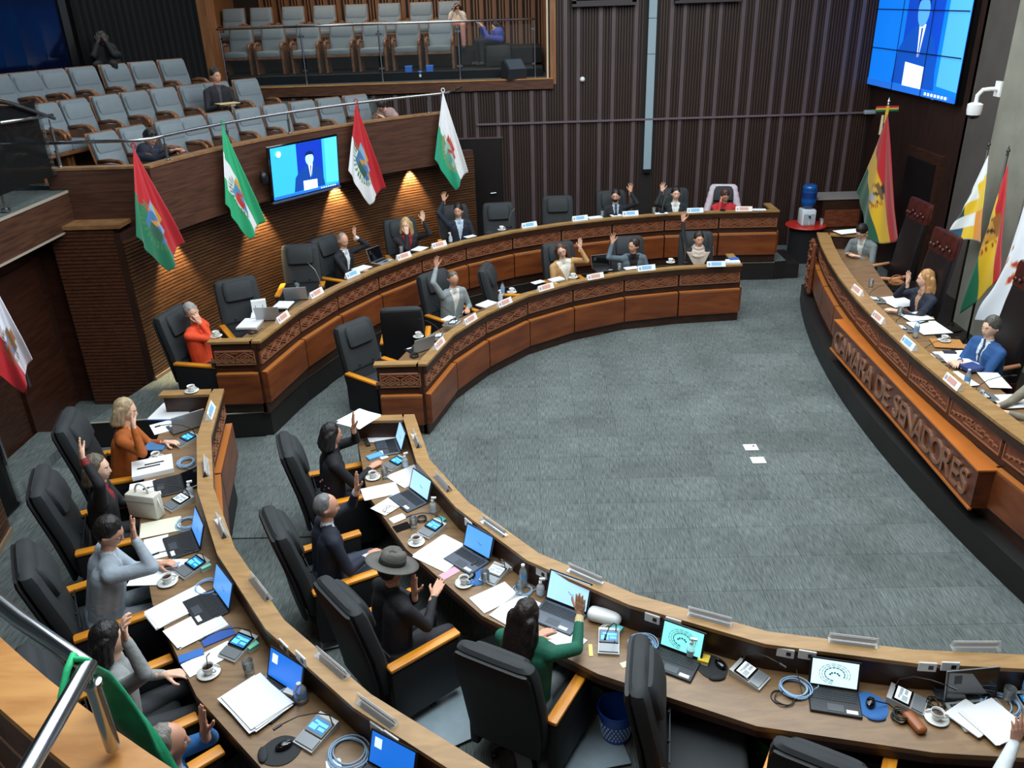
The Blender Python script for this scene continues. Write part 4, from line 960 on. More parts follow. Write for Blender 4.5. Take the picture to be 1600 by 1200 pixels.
# near outer desk
P_('P1', 'person with wavy fair hair in an ochre jacket, palm beside the face', (196, 642), PZ, 'charcoal chair of the person in ochre jacket', c=CO, face=(4,), R=('px', 205, 654, .36), L=('loc', -.05, .44, .78), top='#a3541a', shirt='#c98a5a', vneck=.05, hair=('bob', '#a08b6c'), skin='c', head=(-6, -10, 0), lean=14)
P_('P2', 'person in black jacket with a red collar and right arm raised, fingers spread', (152, 732), PZ, 'charcoal chair of the person with the red collar', c=CO, face=(2,), R=('px', 124, 700, .55), L=('loc', -.12, .35, .72), cuff='#6e1a20', top='#131318', shirt='#8d1f28', vneck=.05, hair=('bob', '#5c5142'), skin='c', head=(-18, -4, 0))
P_('P3', 'person with glasses in a pale grey suit holding a phone, other hand up', (170, 833), PZ, 'charcoal chair of the person in pale grey suit', c=CO, face=(2,), R=('px', 205, 823, .4), L=('loc', -.02, .45, .8), top='#98a3ad', shirt='#c4ccd2', vneck=.05, pants='#8b959e', hair=('short', '#15110f'), skin='b', head=(-22, -20, 0), lean=16, hands=('flat', 'curl'), bulk=1.08)
glasses('P3')
P_('P4', 'person with dark hair in grey sweater, hand up, beside the green flag', (170, 1000), PZ, 'charcoal chair of the person in grey sweater', c=CO, face=(-4,), R=('px', 190, 978, .54), L=('loc', -.05, .32, .74), top='#8f9291', shirt='#8f9291', pants='#34363a', vneck=0, hair=('bob', '#120d0c'), skin='c', head=(-4, -8, 0), hands=('curl', 'rest'))
P_('P5', 'grey-haired person in a blue jacket with arm raised at the bottom edge', (262, 1162), PZ, 'charcoal chair of the person in blue jacket', c=CO, face=(-4,), L=('px', 315, 1122, .5), top='#1e5a92', shirt='#c3c7cf', hair=('thin', '#76716a'), skin='b', head=(-14, -6, 0), hands=('rest', 'flat'))
P_('N8', 'person in a white sleeve just entering the bottom right corner', (1660, 1195), 0, 'charcoal chair at the bottom right corner', face=(0,), L=('px', 1592, 1140, .5, 'far'), top='#c3c9cc', shirt='#d8d8d8', hair=('short', '#1a1412'), skin='b')
# presidium
for k, (px, py, lab) in enumerate([(1476, 372, 'tall leather armchair with carved crest behind the long-haired person'), (1436, 322, 'tall leather armchair with carved crest at the empty place near the national flag'), (1616, 428, 'tall leather armchair with carved crest behind the person in blue suit')]):
    p = at(px, py, 2.02); tall_chair((p.x-.38, p.y, .3), R_(92), lab)
P_('S1', 'person in grey jacket bent over papers at the far corner of the presidium', (1347, 362), .3, face=128, hz=1.14, R=('loc', .1, .4, .78), L=('loc', -.1, .42, .78), top='#6c7374', shirt='#c8c8c4', hair=('short', '#1a1512'), skin='c', head=(0, -34, 0), lean=24)
P_('S2', 'person with long fair hair in navy jacket raising a palm at the presidium', (1446, 436), .3, face=100, R=('px', 1420, 432, .42), L=('loc', -.04, .42, .8), top='#1b2132', shirt='#b58f72', vneck=.05, hair=('long', '#a87c4c'), skin='c', head=(-18, -4, 0))
P_('S3', 'person in bright blue suit with folded hands at the presidium', (1548, 512), .3, face=100, R=('loc', .02, .36, .8), L=('loc', -.04, .36, .8), top='#204b80', shirt='#d3dbe2', tie='#27405f', hair=('short', '#4d4c45'), skin='c', head=(10, -4, 0), bulk=1.08, hands=('curl', 'curl'))
P_('S4', 'person at the right edge of the presidium showing only an arm and a hand', (1640, 580), .3, face=96, R=('loc', .04, .5, .82), L=('loc', -.06, .46, .8), top='#7c7466', shirt='#c9c4b8', hair=('short', '#1a1512'), skin='c', hands=('curl', 'rest'))
# gallery
def G_(key, label, px, py, Rg, z, hz, **k):
    p = atR(px, py, Rg); person(key, label, None, z, at_pos=p, c=CO, seatz=.5, **k)
G_('G1', 'person in dark suit with a phone at the parapet behind the red and green flag', 234, 216, 9.25, 2.5, 1.1, lean=22, R=('loc', .06, .55, .72), L=('loc', -.04, .58, .72), top='#1a2030', shirt='#333a48', hair=('short', '#140f0e'), skin='b', head=(0, -36, 0), pants='#24354c', hands=('rest', 'curl'))
G_('G2', 'person in a padded dark coat holding a yellow folder in the middle gallery row', 337, 119, 10.1, 2.92, 1.2, R=('loc', .12, .34, .66), L=('loc', -.1, .36, .66), top='#1c1c22', shirt='#4a4650', hair=('short', '#1d1512'), skin='b', face=(-14,), head=(10, -6, 0), vneck=.03)
G_('G3', 'person bent down in a pinkish top at the right end of the front gallery row', 596, 164, 9.0, 2.5, .9, lean=50, top='#a98a86', shirt='#a98a86', hair=('bob', '#2a1f1c'), skin='c', head=(30, -50, 0), face=(-70,), vneck=0)
p = atY(714, 16, 19.35); person('G4', 'person in cream blouse and pink trousers looking at a phone in the upper box', None, 4.07, at_pos=p, face=180, R=('loc', .05, .36, .78), L=('loc', -.05, .36, .78), top='#d3c6b6', shirt='#d3c6b6', pants='#c08a7c', hair=('long', '#2b1c17'), skin='c', head=(0, -30, 0), vneck=0)
p = atY(776, 42, 18.9); person('G5', 'person in a purple-blue blouse seated sideways in the upper box', None, 3.75, at_pos=p, face=112, R=('loc', .05, .36, .78), L=('loc', -.05, .36, .78), top='#4a52a0', shirt='#4a52a0', pants='#1d1c22', hair=('bob', '#2e1b13'), skin='c', head=(0, -22, 0), vneck=0)
p = atR(160, 62, 11.9); person('G6', 'dark figure standing in for a faint reflection in the booth glass', None, 3.4, at_pos=p, c=CO, seatz=.85, R=('head', .06, .14, -.03), L=('head', -.06, .14, -.03), top='#0c0d12', shirt='#0c0d12', pants='#0c0d12', hair=('bob', '#0a0908'), skin='d', vneck=0, face=(-40,))  # nobody stands here: body coloured near black to imitate a faint glass reflection
# sofa-like stool under the purple person
q = PEOPLE['G5']['XW'].translation; tag(MB().rbox((q.x, q.y, 3.95), (.55, .6, .44), .05, seg=2).obj('stool', UPHD, smooth='auto'), 'dark stool under the person in purple in the upper box', 'stool')
for kk, lab in (('S4', 'tall leather armchair at the right picture edge behind a raised forearm'),):
    q = PEOPLE[kk]['XW'] @ Vector((0, -.02, 0)); tall_chair((q.x, q.y, .3), PEOPLE[kk]['rz'], lab)
# ================================================================ flags
def cmat():
    if 'cloth_print' in _M: return _M['cloth_print']
    M = mat('cloth_print', '#ffffff', .75, bump=.15, bscale=300); nt = M.node_tree; a = nt.nodes.new('ShaderNodeVertexColor'); a.layer_name = 'print'
    nt.links.new(a.outputs[0], nt.nodes['Principled BSDF'].inputs['Base Color']); nt.nodes['Principled BSDF'].inputs['Sheen Weight'].default_value = .2; return M
def flag(name, label, A, B, C, D, fn, amp=.05, k=5, nu=46, nv=70, parent=None, bulge=0, cat='flag', warp=None):
    A, B, C, D = (Vector(p) for p in (A, B, C, D)); nrm = (D-A).cross(B-A)
    nrm = (B-D).cross(C-A).normalized(); tow = (EYE-A)
    if nrm.dot(tow) < 0: nrm = -nrm
    vs = []; fs = []; cs = []
    for i in range(nu+1):
        for j in range(nv+1):
            u, v = i/nu, j/nv
            p = A*(1-u)*(1-v)+D*u*(1-v)+B*(1-u)*v+C*u*v
            r = math.hypot(u, v); ang = math.atan2(v, u+1e-6); w = min(1, r*1.3)
            p = p+nrm*(amp*w*math.sin(k*ang*2+r*2.1)+amp*.45*w*math.sin(k*ang*4.3+1+r)+bulge*math.sin(PI*u)*math.sin(PI*v))+(D-A).normalized()*(amp*.35*w*math.sin(v*7+u*2))
            if warp: p = p+warp(u, v)
            vs.append(p-A); cs.append(lin(fn(u, v)))
    for i in range(nu):
        for j in range(nv): a = i*(nv+1)+j; fs.append((a, a+1, a+nv+2, a+nv+1))
    me = bpy.data.meshes.new(name); me.from_pydata([tuple(v) for v in vs], [], fs); me.materials.append(cmat())
    ca = me.color_attributes.new('print', 'FLOAT_COLOR', 'POINT')
    ca.data.foreach_set('color', [x for c in cs for x in (*c, 1)]); me.polygons.foreach_set('use_smooth', [True]*len(fs)); me.update()
    if parent: o = link(name, me, parent); o.location = A-Vector(parent.location)
    else: o = link(name, me, None, A); tag(o, label, cat)
    so = o.modifiers.new('s', 'SOLIDIFY'); so.thickness = .004
    return o
def emblem(u, v, cx, cy, rx, ry, body, parts=()):
    x, y = (u-cx)/rx, (v-cy)/ry; d = math.hypot(x, y*(1 if y < 0 else .85))
    if abs(x) < .62 and -.75 < y < .7-.5*x*x:
        if y < -.35: return body[0]
        if y < .15: return body[1] if int((x+1)*4+y*3) % 3 else body[2]
        return body[3] if abs(x) < .35 else body[1]
    if .68 < d < .98 and y > -.4 and int(math.atan2(y, x)*9) % 2: return body[4]
    if abs(x) < .3 and -1.05 < y <= -.75: return body[2]
    return None
def fl(e, base): 
    def g(u, v):
        r = emblem(u, v, *e) if e else None
        return r or base(u, v)
    return g
def fq(R, *px): return [atR(x, y, R) for x, y in px]
FR = 8.17
RED, GRN, WHT, YEL = '#b5101e', '#0d6b4a', '#e3e4e6', '#d9a917'
EB = ('#7fa3c4', '#3d6f9e', '#c98a2e', '#2f5a45', '#3c7a4a')
flag('flag', 'red over green flag with blue crest, nearest of the four on the far parapet', *fq(FR, (208, 230), (210, 369), (264, 424), (284, 378)), fl((.52, .5, .33, .26, EB), lambda u, v: RED if v < .5 else GRN), .035, 4)
flag('flag', 'bright green and white striped flag with red-cross crest left of television', *fq(FR, (347, 194), (350, 318), (389, 373), (412, 346)), fl((.5, .5, .3, .2, ('#c99a3a', '#4f86b8', '#c0392b', '#c0392b', '#3c7a4a')), lambda u, v: '#1fa46e' if v < .33 or v > .67 else WHT), .035, 4)
flag('flag', 'red over white flag with blue crest right of television', *fq(FR, (556, 160), (543, 266), (577, 320), (601, 292)), fl((.45, .52, .33, .26, EB), lambda u, v: RED if v < .5 else WHT), .03, 4)
flag('flag', 'white over green flag with red crown crest at the end of the far parapet', *fq(FR, (692, 143), (678, 248), (712, 297), (730, 268)), fl((.5, .5, .3, .24, ('#b3341f', '#8fb7ad', '#b3341f', '#5e9a8b', '#a98c4c')), lambda u, v: WHT if v < .5 else '#149a72'), .03, 4)
# partly seen flag at the left edge of the frame
Q = [atX(-22, 420, -5.8), atX(-30, 560, -5.8), atX(36, 614, -5.6), atX(47, 560, -5.5)]
flag('flag', 'white over red flag with a brown crest at the left edge of the picture', *Q, fl((.62, .4, .22, .25, ('#8a6a4a', '#6f7f9a', '#b06a2a', '#8a4a2a', '#6a5a3a')), lambda u, v: '#dcdbe2' if v < .5 else RED), .04, 4)
# ties
tm = MB()
for (x, y), c in (((208, 228), RED), ((347, 192), '#1fa46e'), ((556, 158), RED), ((692, 141), WHT)):
    p = atR(x, y, PR+.0); tag(MB().tube([pol(CO, 0, 0)*0+p+Vector((.03*math.cos(a*PI/4), .01, .035*math.sin(a*PI/4))) for a in range(8)], .008, None, 6, None, True).obj('tie_ribbon', mat('ribbon'+c, c, .7)), 'ribbon tying the %s flag to the handrail' % {208: 'red over green', 347: 'green and white striped', 556: 'red over white', 692: 'white over green'}[x], 'ribbon', 'flag ties')
# green flag of the near handrail
hc = near_arc[0]; g0 = at(137, 1035, 3.5); g1 = at(285, 1240, 2.9)
gm = MB(); n = 14; pts = [hc+Vector((0, 0, -.01))]+[atRn(146+(292-146)*i/n, 1042+(1245-1042)*i/n, 8.19-.2*(i/n)**.7, CO) for i in range(1, n+1)]
gf = empty('flag', 'rolled emerald green flag hanging from the near handrail corner', 'flag', hc)
gm = MB(); vs = []
for i, p in enumerate(pts):
    w = .016+.03*min(1, i/6); d = (pts[min(n, i+1)]-pts[max(0, i-1)]).normalized(); s_ = d.cross(Vector((0, 0, 1))).normalized(); u_ = s_.cross(d)
    for k in range(14):
        a = 2*PI*k/14; rr = 1+.16*math.sin(3*a+i*.5)+.08*math.sin(5*a-i*.4); vs.append(p-hc+s_*math.cos(a)*w*rr+u_*math.sin(a)*w*.6*rr)
gm.add(vs, [(i*14+k, i*14+(k+1) % 14, (i+1)*14+(k+1) % 14, (i+1)*14+k) for i in range(n) for k in range(14)]+[tuple(range(14)), tuple(n*14+k for k in range(14))])
EMER = mat('emerald_cloth', '#0f8f62', .6, bump=.3, bscale=30, var=.15, vscale=12)
gm.obj('cloth', EMER, gf, smooth=True)
kn = MB(); kd = (near_arc[1]-near_arc[0]).normalized(); kb = Vector((.02, -.4, 0)).normalized()
kn.tube([kd*.02+Vector((.026*math.cos(a*PI/5), 0, .027*math.sin(a*PI/5)))+kb*(.015*math.sin(a*PI/5)) for a in range(10)], .007, None, 8, None, True)
kn.tube([kd*.02+Vector((-.015, 0, .03)), kb*.03+Vector((-.034, .0, .016)), kb*.08+Vector((-.036, .0, -.02)), kb*.12+Vector((-.034, 0, -.06))], [.009, .009, .008, .006], None, 8)
kn.obj('knot', mat('emerald_light', '#16b574', .6, bump=.3, bscale=40), gf, smooth=True)
# standing flags by the presidium
def pole_flag(label, top, foot, A, B, C, D, fn, amp, k, ribbon=False, pole_col=None, bulge=0, warp=None):
    r = empty('standing_flag', label, 'flag', foot); q = Vector(foot); t = Vector(top)-q
    PM = mat('pole_dark', '#1d1612', .35)
    MB().tube([(0, 0, .05), t], .016, PM).obj('pole', PM, r, smooth=True)
    MB().lathe([(.16, 0), (.16, .03), (.05, .06), (.03, .12)], 16, PM).obj('pole_base', PM, r)
    MB().lathe([(.001, .12), (.012, .08), (.028, .05), (.012, .03), (.02, 0)], 10, PM, Matrix.Translation(t)).obj('finial', PM if not ribbon else mat('silver', '#c8c4ba', .3, .8), r)
    flag('cloth', None, A, B, C, D, fn, amp, k, parent=r, bulge=bulge, warp=warp)
    if ribbon:
        rm = MB(); X = Matrix.Translation(t+Vector((-.02, -.03, -.05)))
        for s, (c, z) in ((1, (0, 0)), (-1, (0, 0))):
            for z_, cc in ((.03, '#b5202a'), (0, '#d9b13a'), (-.03, '#1c6b44')): rm.box((s*.11, 0, z_-.02), (.18, .02, .028), mat('rib'+cc, cc, .6), X)
        rm.box((0, -.01, -.12), (.05, .02, .3), mat('rib#d9b13a', '#d9a13a', .6), X); rm.box((-.06, 0, -.3), (.045, .02, .34), mat('rib#d8c6a0', '#d8c6a0', .6), X, taper=.8); rm.obj('ribbon_bow', None, r)
    return r
bt = atX(1388, 163, 6.6); bfoot = (6.6, bt.y, 0)
X0 = 6.45
flag_e = (.5, .5, .2, .17, ('#6a4a2a', '#c9a23a', '#1d1612', '#8fa0a8', '#8f2a20'))
pole_flag('tall red, yellow and green flag with eagle crest below the video wall', bt, bfoot, atX(1387, 178, X0), atX(1336, 300, X0-.1), atX(1358, 372, X0-.15), atX(1408, 372, X0-.1), fl((.47, .5, .13, .15, flag_e[4]), lambda u, v: '#b00f16' if v < .36 else ('#d2a60f' if v < .68 else '#0c4f34')), .045, 3.3, True, warp=lambda u, v: Vector((0, -.03, -.1))*math.sin(PI*v)*u+Vector((0, .12, 0))*math.sin(PI*u)*(1-v)*.0)
def wiph(u, v):
    i, j = int(u*7), int(v*7); d = (i-j) % 7
    return ['#e2e3e2', '#d9b11a', '#d97f18', '#a8241c', '#59307a', '#28459a', '#123f30'][(d) % 7] if False else ['#dfe4e2', '#e0bb1c', '#dd8a18', '#dfe4e2', '#123f30', '#dfe4e2', '#123f30'][(int(u*4)*1+int(v*6)*3) % 7]
def wip2(u, v):
    # chequered in diagonals: white and dark green to the left, yellow and orange to the right
    i, j = int(u*5), int(v*3)
    if j == 2: return ['#123f30', '#dfe4e2', '#123f30', '#dfe4e2', '#23506b'][i % 5]
    if j == 1: return ['#dfe4e2', '#dfe4e2', '#e0bb1c', '#dfe4e2', '#e0bb1c'][i % 5]
    return ['#dfe4e2', '#e0bb1c', '#e0bb1c', '#dd8a18', '#dd8a18'][i % 5]
wt = atX(1544, 232, 6.4)
pole_flag('chequered white, yellow and green flag on a dark pole by the concrete column', wt, (6.4, wt.y, .3), atX(1544, 243, 6.38), atX(1512, 305, 6.3), atX(1482, 372, 6.25), atX(1536, 378, 6.3), lambda u, v: wip2(u, v), .03, 3, warp=None)
b2 = atX(1574, 242, 6.3)
E2 = ('#8a5a1a', '#b8862a', '#2a1c10', '#9a6a2a', '#8f2a20')
pole_flag('red, yellow and green flag with brown crest between the leather armchairs', b2, (6.3, b2.y, .3), atX(1575, 254, 6.25), atX(1542, 340, 6.15), atX(1506, 490, 6.05), atX(1572, 420, 6.15), fl((.42, .52, .16, .3, E2), lambda u, v: '#b00f16' if v < .36 else ('#cfa90f' if v < .7 else '#0b6a48')), .05, 3.2)
b3 = atX(1612, 268, 6.1)
def pat(u, v):
    for k in range(6):
        cu, cv = .28+.1*k, .62-.035*k+(.06 if k % 2 else -.06); x, y = (u-cu)/.055, (v-cv)/.1
        a = .7 if k % 2 else -.7; xr, yr = x*math.cos(a)+y*math.sin(a), -x*math.sin(a)+y*math.cos(a); d = abs(xr)+(yr/.5)**2
        if d < .75: return '#a8321c'
        if d < 1.05: return '#d9a06a'
    return '#d5d9de'
pole_flag('white satin flag with a chain of red pointed petals at the right edge', b3, (6.1, b3.y, .3), atX(1616, 268, 6.05), atX(1572, 405, 5.95), atX(1527, 500, 5.85), atX(1640, 500, 5.95), pat, .04, 3)
# ================================================================ screens
def emis(c, s=1.0): return mat('screen_%s_%g' % (c, s), c, .3, emit=s)
def screen_pic(par, X, w, h, bg, mid, suit, face, s, taskbar=True):
    d = [0]
    def poly(pts, c, name):
        d[0] += .0015; mb = MB(); n = len(pts); vs = [(x*w, -d[0], z*h) for x, z in pts]; mb.add(vs, [tuple(range(n))], None, X); o = mb.obj(name, emis(c, s), par)
        if o.data.polygons[0].normal.dot((X.to_3x3() @ Vector((0, -1, 0)))) < 0: o.data.flip_normals()
        return o
    poly([(-.5, -.5), (.5, -.5), (.5, .5), (-.5, .5)], bg, 'display')
    poly([(-.13, -.44), (.26, -.44), (.26, .5), (-.13, .5)], mid, 'backdrop_image'); poly([(.3, -.4), (.5, -.42), (.5, .5), (.3, .5)], '#49b4ff' if s >= 1 else '#49a0e0', 'side_image')
    poly([(-.2, -.44), (-.17, -.16), (-.1, -.04), (.02, .06), (.1, .06), (.2, -.05), (.25, -.2), (.28, -.44)], suit, 'suit_image')
    poly([(.03, .06), (.1, .06), (.07, -.2), (.055, -.2)], '#e8f4ff', 'shirt_image'); poly([(.057, .03), (.075, .03), (.07, -.2), (.06, -.2)], mid, 'tie_image')
    poly([(.0+.062*math.cos(a*PI/9)+.055, .17+.135*math.sin(a*PI/9)) for a in range(18)], face, 'face_image'); poly([(-.015, .2), (.0, .29), (.055, .32), (.11, .29), (.125, .18), (.1, .24), (.05, .25), (.01, .24)], '#0b1c4a', 'hair_image')
    poly([(-.06, -.46), (.15, -.46), (.15, -.27), (-.06, -.25)], '#e6f6ff', 'paper_image')
    poly([(-.5, -.5), (.5, -.5), (.5, -.45), (-.5, -.44)], '#1d63c4', 'taskbar_image')
    for k in range(7): poly([(.2+k*.035, -.485), (.222+k*.035, -.485), (.222+k*.035, -.462), (.2+k*.035, -.462)], '#cfeaff', 'icon_image')
    poly([(-.4+.035*math.cos(a*PI/8), .37+.06*math.sin(a*PI/8)) for a in range(16)], '#cfe8ff', 'badge_image')
l, r = atR(421, 268, 8.13), atR(529, 246, 8.13); zc = 2.7; tx = Vector((r.x-l.x, r.y-l.y, 0)); w = tx.length; tx.normalize(); c = (l+r)/2; c.z = zc
TV = empty('television', 'flat television on the far parapet showing a speaking person on blue', 'television', c)
ny = tx.cross(Vector((0, 0, 1))); ny = ny if ny.dot(Vector((1, -1, 0))) > 0 else -ny       # towards the hall
X = Matrix((tx, -ny, Vector((0, 0, 1)))).transposed().to_4x4() @ Matrix.Rotation(R_(5), 4, 'X')
MB().rbox((0, .025, 0), (w, .05, .86), .012, None, X, 1).obj('casing', GLOSSB, TV); screen_pic(TV, X @ Matrix.Translation((0, -.003, .01)), w-.07, .78, '#2f9df0', '#0c2f9c', '#0c3a86', '#9ccaf0', 1.0)
MB().box((0, -.004, -.418), (w, .02, .03), None, X).obj('bottom_trim', mat('tv_trim', '#4d5a78', .3), TV); MB().box((0, .1, 0), (.3, .14, .3), None, X).obj('bracket', BLACK, TV)
sp_ = MB(); sp_.tube([(-w/2-.08, .02, -.1), (-w/2-.14, .04, 0), (-w/2-.1, .06, .08)], .03, None, 8, X).ell((-w/2-.1, .03, -.02), (.07, .06, .1), None, 12, 8, X); sp_.obj('side_speaker', BLACK, TV, smooth=True)
VW = empty('video_wall', 'large blue video wall of joined panels high on the right wall', 'screen', (WX, 15.66, 4.29))
X = Matrix((Vector((0, -1, 0)), Vector((1, 0, 0)), Vector((0, 0, 1)))).transposed().to_4x4(); VWW, VWH = 3.6, 2.04
MB().box((0, -.06, 0), (VWW+.04, .12, VWH+.04), None, X).obj('casing', GLOSSB, VW); 
screen_pic(VW, X @ Matrix.Translation((0, -.122, 0)), VWW, VWH, '#0a6fd8', '#0a3fae', '#0c47a6', '#4f9ae6', .85)
jm = MB()
for z in (-.34, .34): jm.box((0, -.15, z), (VWW, .006, .018), None, X)
jm.box((-.6, -.15, 0), (.018, .006, VWH), None, X); jm.box((.6, -.15, 0), (.018, .006, VWH), None, X); jm.obj('panel_joints', mat('joint_blue', '#06204a', .4), VW)
# ================================================================ fittings
p = atY(803, 116, 17.42); sk = empty('loudspeaker', 'black wedge loudspeaker lying on the edge of the upper box', 'speaker', (p.x, p.y+.1, BZ+.015), R_(24))
mb = MB(); mb.add([(-.2, -.16, 0), (.2, -.16, 0), (.2, .2, 0), (-.2, .2, 0), (-.2, -.2, .18), (.2, -.2, .18), (.2, .06, .36), (-.2, .06, .36), (-.2, .2, .3), (.2, .2, .3)], [(3, 2, 1, 0), (0, 1, 5, 4), (4, 5, 6, 7), (7, 6, 9, 8), (8, 9, 2, 3), (0, 4, 7, 8, 3), (1, 2, 9, 6, 5)])
mb.obj('cabinet', mat('speaker_black', '#1b1e23', .6), sk); MB().rbox((0, -.08, .275), (.34, .3, .012), .004, None, Matrix.Rotation(0, 4, 'X'), 1, rx=R_(35)).obj('grille', mat('speaker_grille', '#3d464f', .5, bump=.5, bscale=300), sk)
p = atY(910, 124, BY-.06); sd = empty('wall_sensor', 'small white dome sensor on the slatted back wall', 'sensor', p); MB().lathe([(.045, 0), (.045, .015), (.04, .035), (.02, .05), (.001, .053)], 18, WHITE, Matrix.Rotation(PI/2, 4, 'X')).obj('dome', WHITE, sd, smooth='auto'); MB().lathe([(.05, -.02), (.05, 0)], 18, WHITE, Matrix.Rotation(PI/2, 4, 'X')).obj('base_ring', WHITE, sd)
p = atX(1528, 172, 6.58)
p = Vector((6.35, atX(1528, 172, 6.4).y, atX(1528, 172, 6.4).z)); pz = empty('dome_camera', 'white ceiling-type camera on a bent arm at the concrete column', 'camera', p)
MB().lathe([(.09, -.06), (.1, 0), (.1, .08), (.06, .1)], 18, WHITE).obj('housing', WHITE, pz, smooth='auto'); MB().ell((0, 0, -.06), (.085, .085, .06), GLOSSB).obj('dome', GLOSSB, pz, smooth=True); MB().tube([(0, 0, .08), (0, -.01, .2), (.05, -.03, .27), (.14, -.05, .28), (.26, -.06, .28)], .028, WHITE).box((.24, -.06, .28), (.03, .14, .2), WHITE).obj('arm', WHITE, pz, smooth='auto')
p = atY(1360, 175, 17.2); pj = empty('wall_camera', 'small pale camera where the rail strip meets the right wall', 'camera', (p.x, p.y, p.z)); MB().rbox((0, 0, 0), (.26, .1, .08), .02).obj('body', mat('camera_grey', '#8e99a3', .4), pj, smooth='auto'); MB().box((.13, .02, -.05), (.04, .12, .2)).obj('mount', mat('camera_grey', '#8e99a3', .4), pj)
# water dispenser on a round red-topped stand
wp = Vector((5.7, 16.35, 0)); ws = empty('dispenser_stand', 'black-skirted round stand with a red top near the back wall', 'table', wp)
MB().lathe([(.33, 0), (.3, .3), (.31, .68), (.33, .7)], 24).obj('skirt', mat('black_skirt', '#08080b', .9), ws, smooth='auto'); MB().lathe([(.39, .7), (.4, .715), (.39, .73), (.001, .73)], 28).obj('top', mat('red_top', '#b02418', .4), ws)
wd_ = empty('water_dispenser', 'white water dispenser with big blue bottle upside down', 'dispenser', wp+Vector((0, 0, .73)))
mb = MB(); mb.rbox((-.0, 0, .16), (.28, .28, .32), .03, seg=2); mb.obj('cabinet', mat('dispenser_white', '#cfd6dc', .35), wd_, smooth='auto'); MB().box((-.06, -.145, .14), (.09, .02, .2)).box((.06, -.145, .14), (.09, .02, .2)).obj('front_panels', mat('dispenser_grey', '#9eabb4', .4), wd_); MB().tube([(0, -.15, .2), (0, -.2, .19)], .018).obj('tap', BLACK, wd_)
BLU = mat('blue_bottle', '#1c5da8', .12, trans=.35, spec=.6)
MB().lathe([(.03, .3), (.06, .34), (.14, .4), (.145, .5), (.135, .52), (.145, .54), (.145, .66), (.135, .68), (.145, .7), (.14, .76), (.1, .8), (.06, .79), (.001, .78)], 24).obj('bottle', BLU, wd_, smooth=True); MB().lathe([(.1465, .545), (.1465, .655)], 24, cap=False).obj('bottle_label', mat('bottle_label', '#12306e', .4), wd_, smooth=True)
bb_ = MB().lathe([(.001, 0), (.13, .01), (.14, .05), (.14, .15), (.13, .17), (.14, .19), (.14, .3), (.13, .34), (.05, .4), (.03, .45), (.03, .48), (.001, .48)], 24).obj('spare_bottle', BLU, smooth=True, loc=wp+Vector((.42, -.2, .006))); tag(bb_, 'full blue water bottle standing on the floor beside the stand', 'bottle')
for k, (dx, dz) in enumerate(((.28, 0), (.33, .0))): 
    o = MB().lathe([(.03, 0), (.038, .1), (.035, .1), (.028, .005)], 14, cap=False).obj('drinking_glass', glass('tumbler', (1, 1, 1), .15), smooth=True, loc=wp+Vector((dx-.02*k, -.1+.12*k, .735))); tag(o, ('clear glass right of the water dispenser on the red top', 'second glass behind it on the red stand top')[k], 'glass')
# wooden side lectern at far right
lc = empty('side_lectern', 'dark carved lectern with pale marble top against the back wall', 'lectern', (6.35, 16.75, 0))
MB().box((.1, 0, .6), (.8, .5, 1.15)).obj('body', WALD, lc); MB().box((.1, -.26, .8), (.7, .03, .34)).obj('carved_panel', CARVE, lc); MB().box((.1, -.26, .35), (.7, .03, .45)).obj('lower_panel', WALN, lc); MB().box((.05, 0, 1.2), (.95, .55, .04)).obj('top', mat('pale_marble', '#8b8784', .3), lc)
# blue boxes and bucket in the upper box
for k, px_ in enumerate((638, 671)):
    p = atY(px_, 100, 18.1); o = empty('blue_box', 'blue paper box %s on the upper box floor' % ('left of the bucket' if k == 0 else 'right of the bucket'), 'box', (p.x, 18.12, BZ+.006)); MB().box((0, 0, .13), (.14, .12, .26)).obj('body', mat('box_blue', '#1565c8', .5), o); MB().box((0, 0, .265), (.15, .13, .02)).obj('lid', mat('box_blue2', '#2f7fe0', .5), o)
p = atY(656, 104, 18.05); o = empty('bucket', 'small blue and white container between the two blue boxes', 'container', (p.x, 18.05, BZ+.006)); MB().lathe([(.045, 0), (.055, .16), (.03, .18), (.001, .18)], 14).obj('body', mat('box_blue3', '#2a63b8', .4), o, smooth='auto'); MB().lathe([(.0555, .06), (.0565, .11)], 14, cap=False).obj('label', WHITE, o)
# shawl over the chair of the person in red
P = PEOPLE['O1']; sh = MB()
for s in (-1, 1): 
    for k in range(6): z = 1.16-.1*k; capsule(sh, (s*(.2+.025*k), -.32+.03*k, z), (s*(.22+.028*k), -.28+.035*k, z-.12), .075, .065, 10)
capsule(sh, (-.2, -.36, 1.19), (.2, -.36, 1.19), .05, .05)
me = remesh(sh, .014, 3); SHW = cloth('#c3b5bd', '#c3b5bd'); me.materials.append(SHW); me.polygons.foreach_set('use_smooth', [True]*len(me.polygons)); me.transform(P['XW']); o = link('shawl', me); tag(o, 'white shawl draped over the chair of the person in red', 'shawl')
